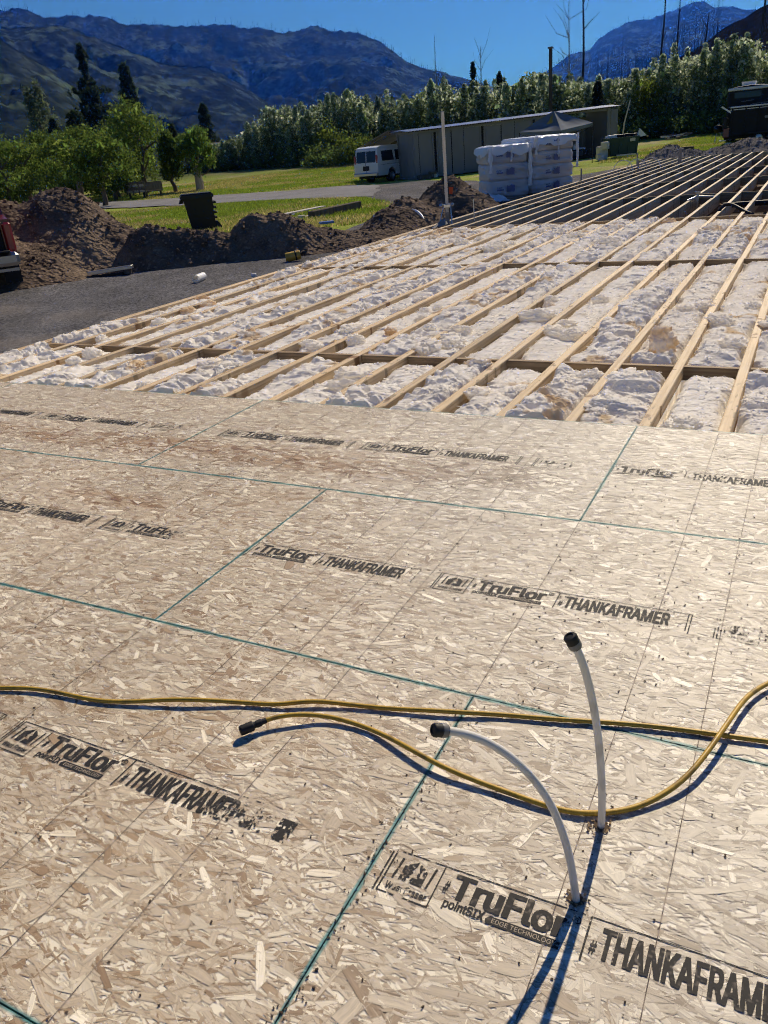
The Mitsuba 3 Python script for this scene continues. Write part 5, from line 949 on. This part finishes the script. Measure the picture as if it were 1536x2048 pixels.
t = thing('steel_channel', 'dark steel channel lying propped on the gravel before the clay streaked ridge', 'steel bar'); put('bar', bar((-11.12, 10.33, -.34), (-10.23, 10.68, -.27), .14, .07, ch=.008), 'bare_metal', t); put('lower_bar', bar((-11.0, 10.28, -.395), (-10.4, 10.56, -.385), .10, .05), 'seal_black', t)
put('prop_block', box((-10.36, 10.66, -.36), (.16, .16, .12), rot(.5), .02), 'bark', None, False, 'dark block propping the right end of the steel channel', 'block')

# ---------------------------------------------------------------- tall stake with its clamp at the edge of the insulation
t = thing('survey_stake', 'tall pale timber stake clamped upright at the left rim of the floor frame', 'stake')
put('post', box((-4.69, 13.95, .93), (.062, .038, 2.14), rot(.5), .004), 'pale_board', t); put('sleeve', box((-4.69, 13.95, .0), (.08, .06, .36), rot(.5), .006), 'steel_grey', t)
put('clamp', join([box((-4.69, 13.95, .30), (.15, .10, .07), rot(.5), .01)] + [lathe([(0, -.02), (.03, -.02), (.03, .03), (0, .03)], 8, (-4.69 + a * .10, 13.95 + a * .05, .32), rot(roll=1.2)) for a in (-1, 1)]), 'bare_metal', t)
for a, lab in ((-.12, 0), (.18, 0)): put('brace', tube([[-4.69 + a * .5, 13.92, .30], [-4.69 + a, 13.75, -.10]], .012, 6), 'bare_metal', t)
put('foot_bracket', hull([[-4.72, 13.7, -.02], [-4.60, 13.75, -.02], [-4.78, 13.35, -.05], [-4.72, 13.33, -.05], [-4.70, 13.8, .10]]), 'steel_grey', t)
put('rebar_pin', tube([[-4.25, 14.3, -.15], [-4.26, 14.3, .38]], .012, 6), 'bare_metal', None, True, 'thin upright steel pin right of the tall stake', 'pin')
t = thing('flag_stake', 'thin stake with an orange flag on the dark dirt heap behind the tall stake', 'flag'); put('stick', tube([[-5.71, 16.5, -.4], [-5.71, 16.5, .53]], .012, 6), 'bark', t); put('flag', (np.array([[-5.70, 16.5, .52], [-5.61, 16.56, .51], [-5.625, 16.55, .43], [-5.64, 16.54, .36], [-5.70, 16.5, .37]]), np.array([[0, 1, 2], [0, 2, 3], [0, 3, 4]])), 'orange_cloth', t)
t = thing('white_litter', 'curved strip of pale sheeting on the slope of the dark dirt heap', 'sheeting'); put('sheet', tube([[-6.44, 16.0, .12], [-6.33, 15.95, .10], [-6.23, 15.87, .06], [-6.10, 15.76, .0], [-5.99, 15.66, -.07]], [.012, .022, .03, .028, .01], 6), 'white_rubbish', t, True)
put('white_stone', pillow((-7.5, 16.2, -.02), (.12, .10, .10), 84), 'white_rubbish', None, True, 'small white lump on top of the dark dirt bank', 'stone')
# stakes and loops along the far rim of the frame
for k, (x, y, h) in enumerate(((-4.75, 33.8, .42), (-4.9, 25.5, .34), (-3.95, 29.8, .30))): put('rim_stake', box((x, y, h / 2 - .1), (.05, .04, h + .2), rot(.3)), 'grey_wood', None, False, ['pale stake at the far corner of the rim', 'short stake near the wrapped pallets', 'short dark post standing between far joists'][k], 'stake')
put('far_post', box((-3.0, 33.0, .12), (.12, .10, .70), None, .01), 'grey_wood', None, False, 'stout grey post standing among the far joists', 'post')
for k in range(3):
    u = np.linspace(0, np.pi, 14); put('conduit_loop', tube(np.stack([-4.6 + .45 * k - .35 * np.cos(u), 30.4 + 0 * u + .2 * k, -.05 + .36 * np.sin(u)], 1), .014, 6), 'pvc', None, True, 'thin pale conduit looped over the far left joists', 'conduit', 'looped conduits')
t = thing('plumbing_tee', 'silver plumbing fitting standing in the open joist bays at the right', 'pipe'); put('riser', tube([[-.25, 16.4, -.3], [-.25, 16.4, .12]], .025, 8), 'bare_metal', t, True); put('arm', tube([[-.42, 16.2, -.02], [-.25, 16.4, .03], [.02, 16.6, .0]], .022, 8), 'bare_metal', t, True); put('valve', box((-.25, 16.4, .10), (.10, .05, .06), None, .01), 'chrome', t)
put('drain_pipe', tube([[.30, 15.7, -.10], [1.9, 15.95, -.08]], .05, 10), 'black_plastic', None, True, 'black drain pipe across the open joist bays at the right edge', 'drain pipe')
put('bent_hose', tube(spline([[.40, 13.85, -.05], [.50, 13.95, .06], [.75, 13.7, .03], [1.0, 13.5, -.06]], 16), .028, 8), 'black_plastic', None, True, 'short bent dark hose just beyond the insulation', 'hose')
# ---------------------------------------------------------------- posts, cart and shed by the orchard
t = thing('grey_post', 'leaning grey timber post at the edge of the road before the orchard', 'post'); put('shaft', tube([[-42.65, 40.3, -.6], [-42.62, 40.35, .5], [-42.5, 40.45, 1.75]], [.24, .21, .19], 10), 'bark', t, True)
t = thing('stout_trunk', 'stout grey stump at the foot of the round tree', 'stump'); put('shaft', tube([[-43.9, 54.5, -.6], [-43.92, 54.5, .6], [-43.95, 54.5, 1.5]], [.36, .30, .27], 10), 'grey_wood', t, True)
t = thing('wooden_cart', 'weathered wooden cart with slatted sides parked on the grass before the orchard', 'cart'); F = frame2((-45.0, 47.2, -.45), -.32)
for k in range(4): put('slat', F(box((1.45, -.0, .55 + .20 * k), (2.9, .05, .14))), 'bark' if k % 2 else 'grey_wood', t)
put('bed', F(box((1.45, .7, .50), (2.9, 1.4, .08))), 'bark', t)
for q in (.05, 1.0, 1.95, 2.85): put('upright', F(box((q, -.04, .75), (.09, .06, .9))), 'bark', t)
put('end_board', F(join([box((.02, .7, .85), (.05, 1.4, .6)), box((2.88, .7, .85), (.05, 1.4, .6))])), 'bark', t)
for q in (.35, 2.5):
    for yy in (.0, 1.4): put('leg', F(box((q, yy, .22), (.14, .10, .48))), 'burnt_bark', t)
z0 = .66; F = frame2((-76.2, 91.9, z0), math.atan2(.8, 9.0))
t = thing('dark_shed', 'low dark shed with a pale lean-to roof on posts, beyond the lawn', 'shed')
put('wall', F(box((2.4, 2.5, 1.45), (4.8, 5, 2.9))), 'dark_cladding', t); put('roof', F(hull([[-.3, -.4, 2.95], [5.1, -.4, 2.95], [-.3, 5.4, 2.95], [5.1, 5.4, 2.95], [-.3, 2.5, 3.5], [5.1, 2.5, 3.5]])), 'seal_black', t)
put('porch_roof', F(hull([[4.9, -1.2, 2.85], [8.9, -1.2, 1.85], [8.9, 3, 1.85], [4.9, 3, 2.85], [4.9, -1.2, 2.95], [8.9, -1.2, 1.95], [8.9, 3, 1.95], [4.9, 3, 2.95]])), 'bare_metal', t)
for q in (5.6, 7.4, 8.7): put('post', F(box((q, -1.0, 1.0), (.22, .2, 2.0))), 'grey_wood', t)
put('porch_clutter', F(join([box((6.4, .4, .4), (1.2, .8, .9), None, .1), box((8.0, .2, .35), (.9, .8, .7), rot(.3), .1)])), 'dark_cladding', t)
# ---------------------------------------------------------------- haze
scene['air'] = {'type': 'homogeneous', 'albedo': {'type': 'rgb', 'value': [.95, .95, .96]}, 'sigma_t': {'type': 'rgb', 'value': [.0000022, .000016, .000098]}, 'phase': {'type': 'hg', 'g': .5}}
scene['haze'] = {'type': 'cube', 'to_world': T().translate([-200, 0, 300]).scale([7400, 7400, 320]), 'bsdf': {'type': 'null'}, 'interior': {'type': 'ref', 'id': 'air'}}
tag('haze', kind='stuff', label='thin blue summer haze over the valley', cat='haze')
scene['camera']['medium'] = {'type': 'ref', 'id': 'air'}
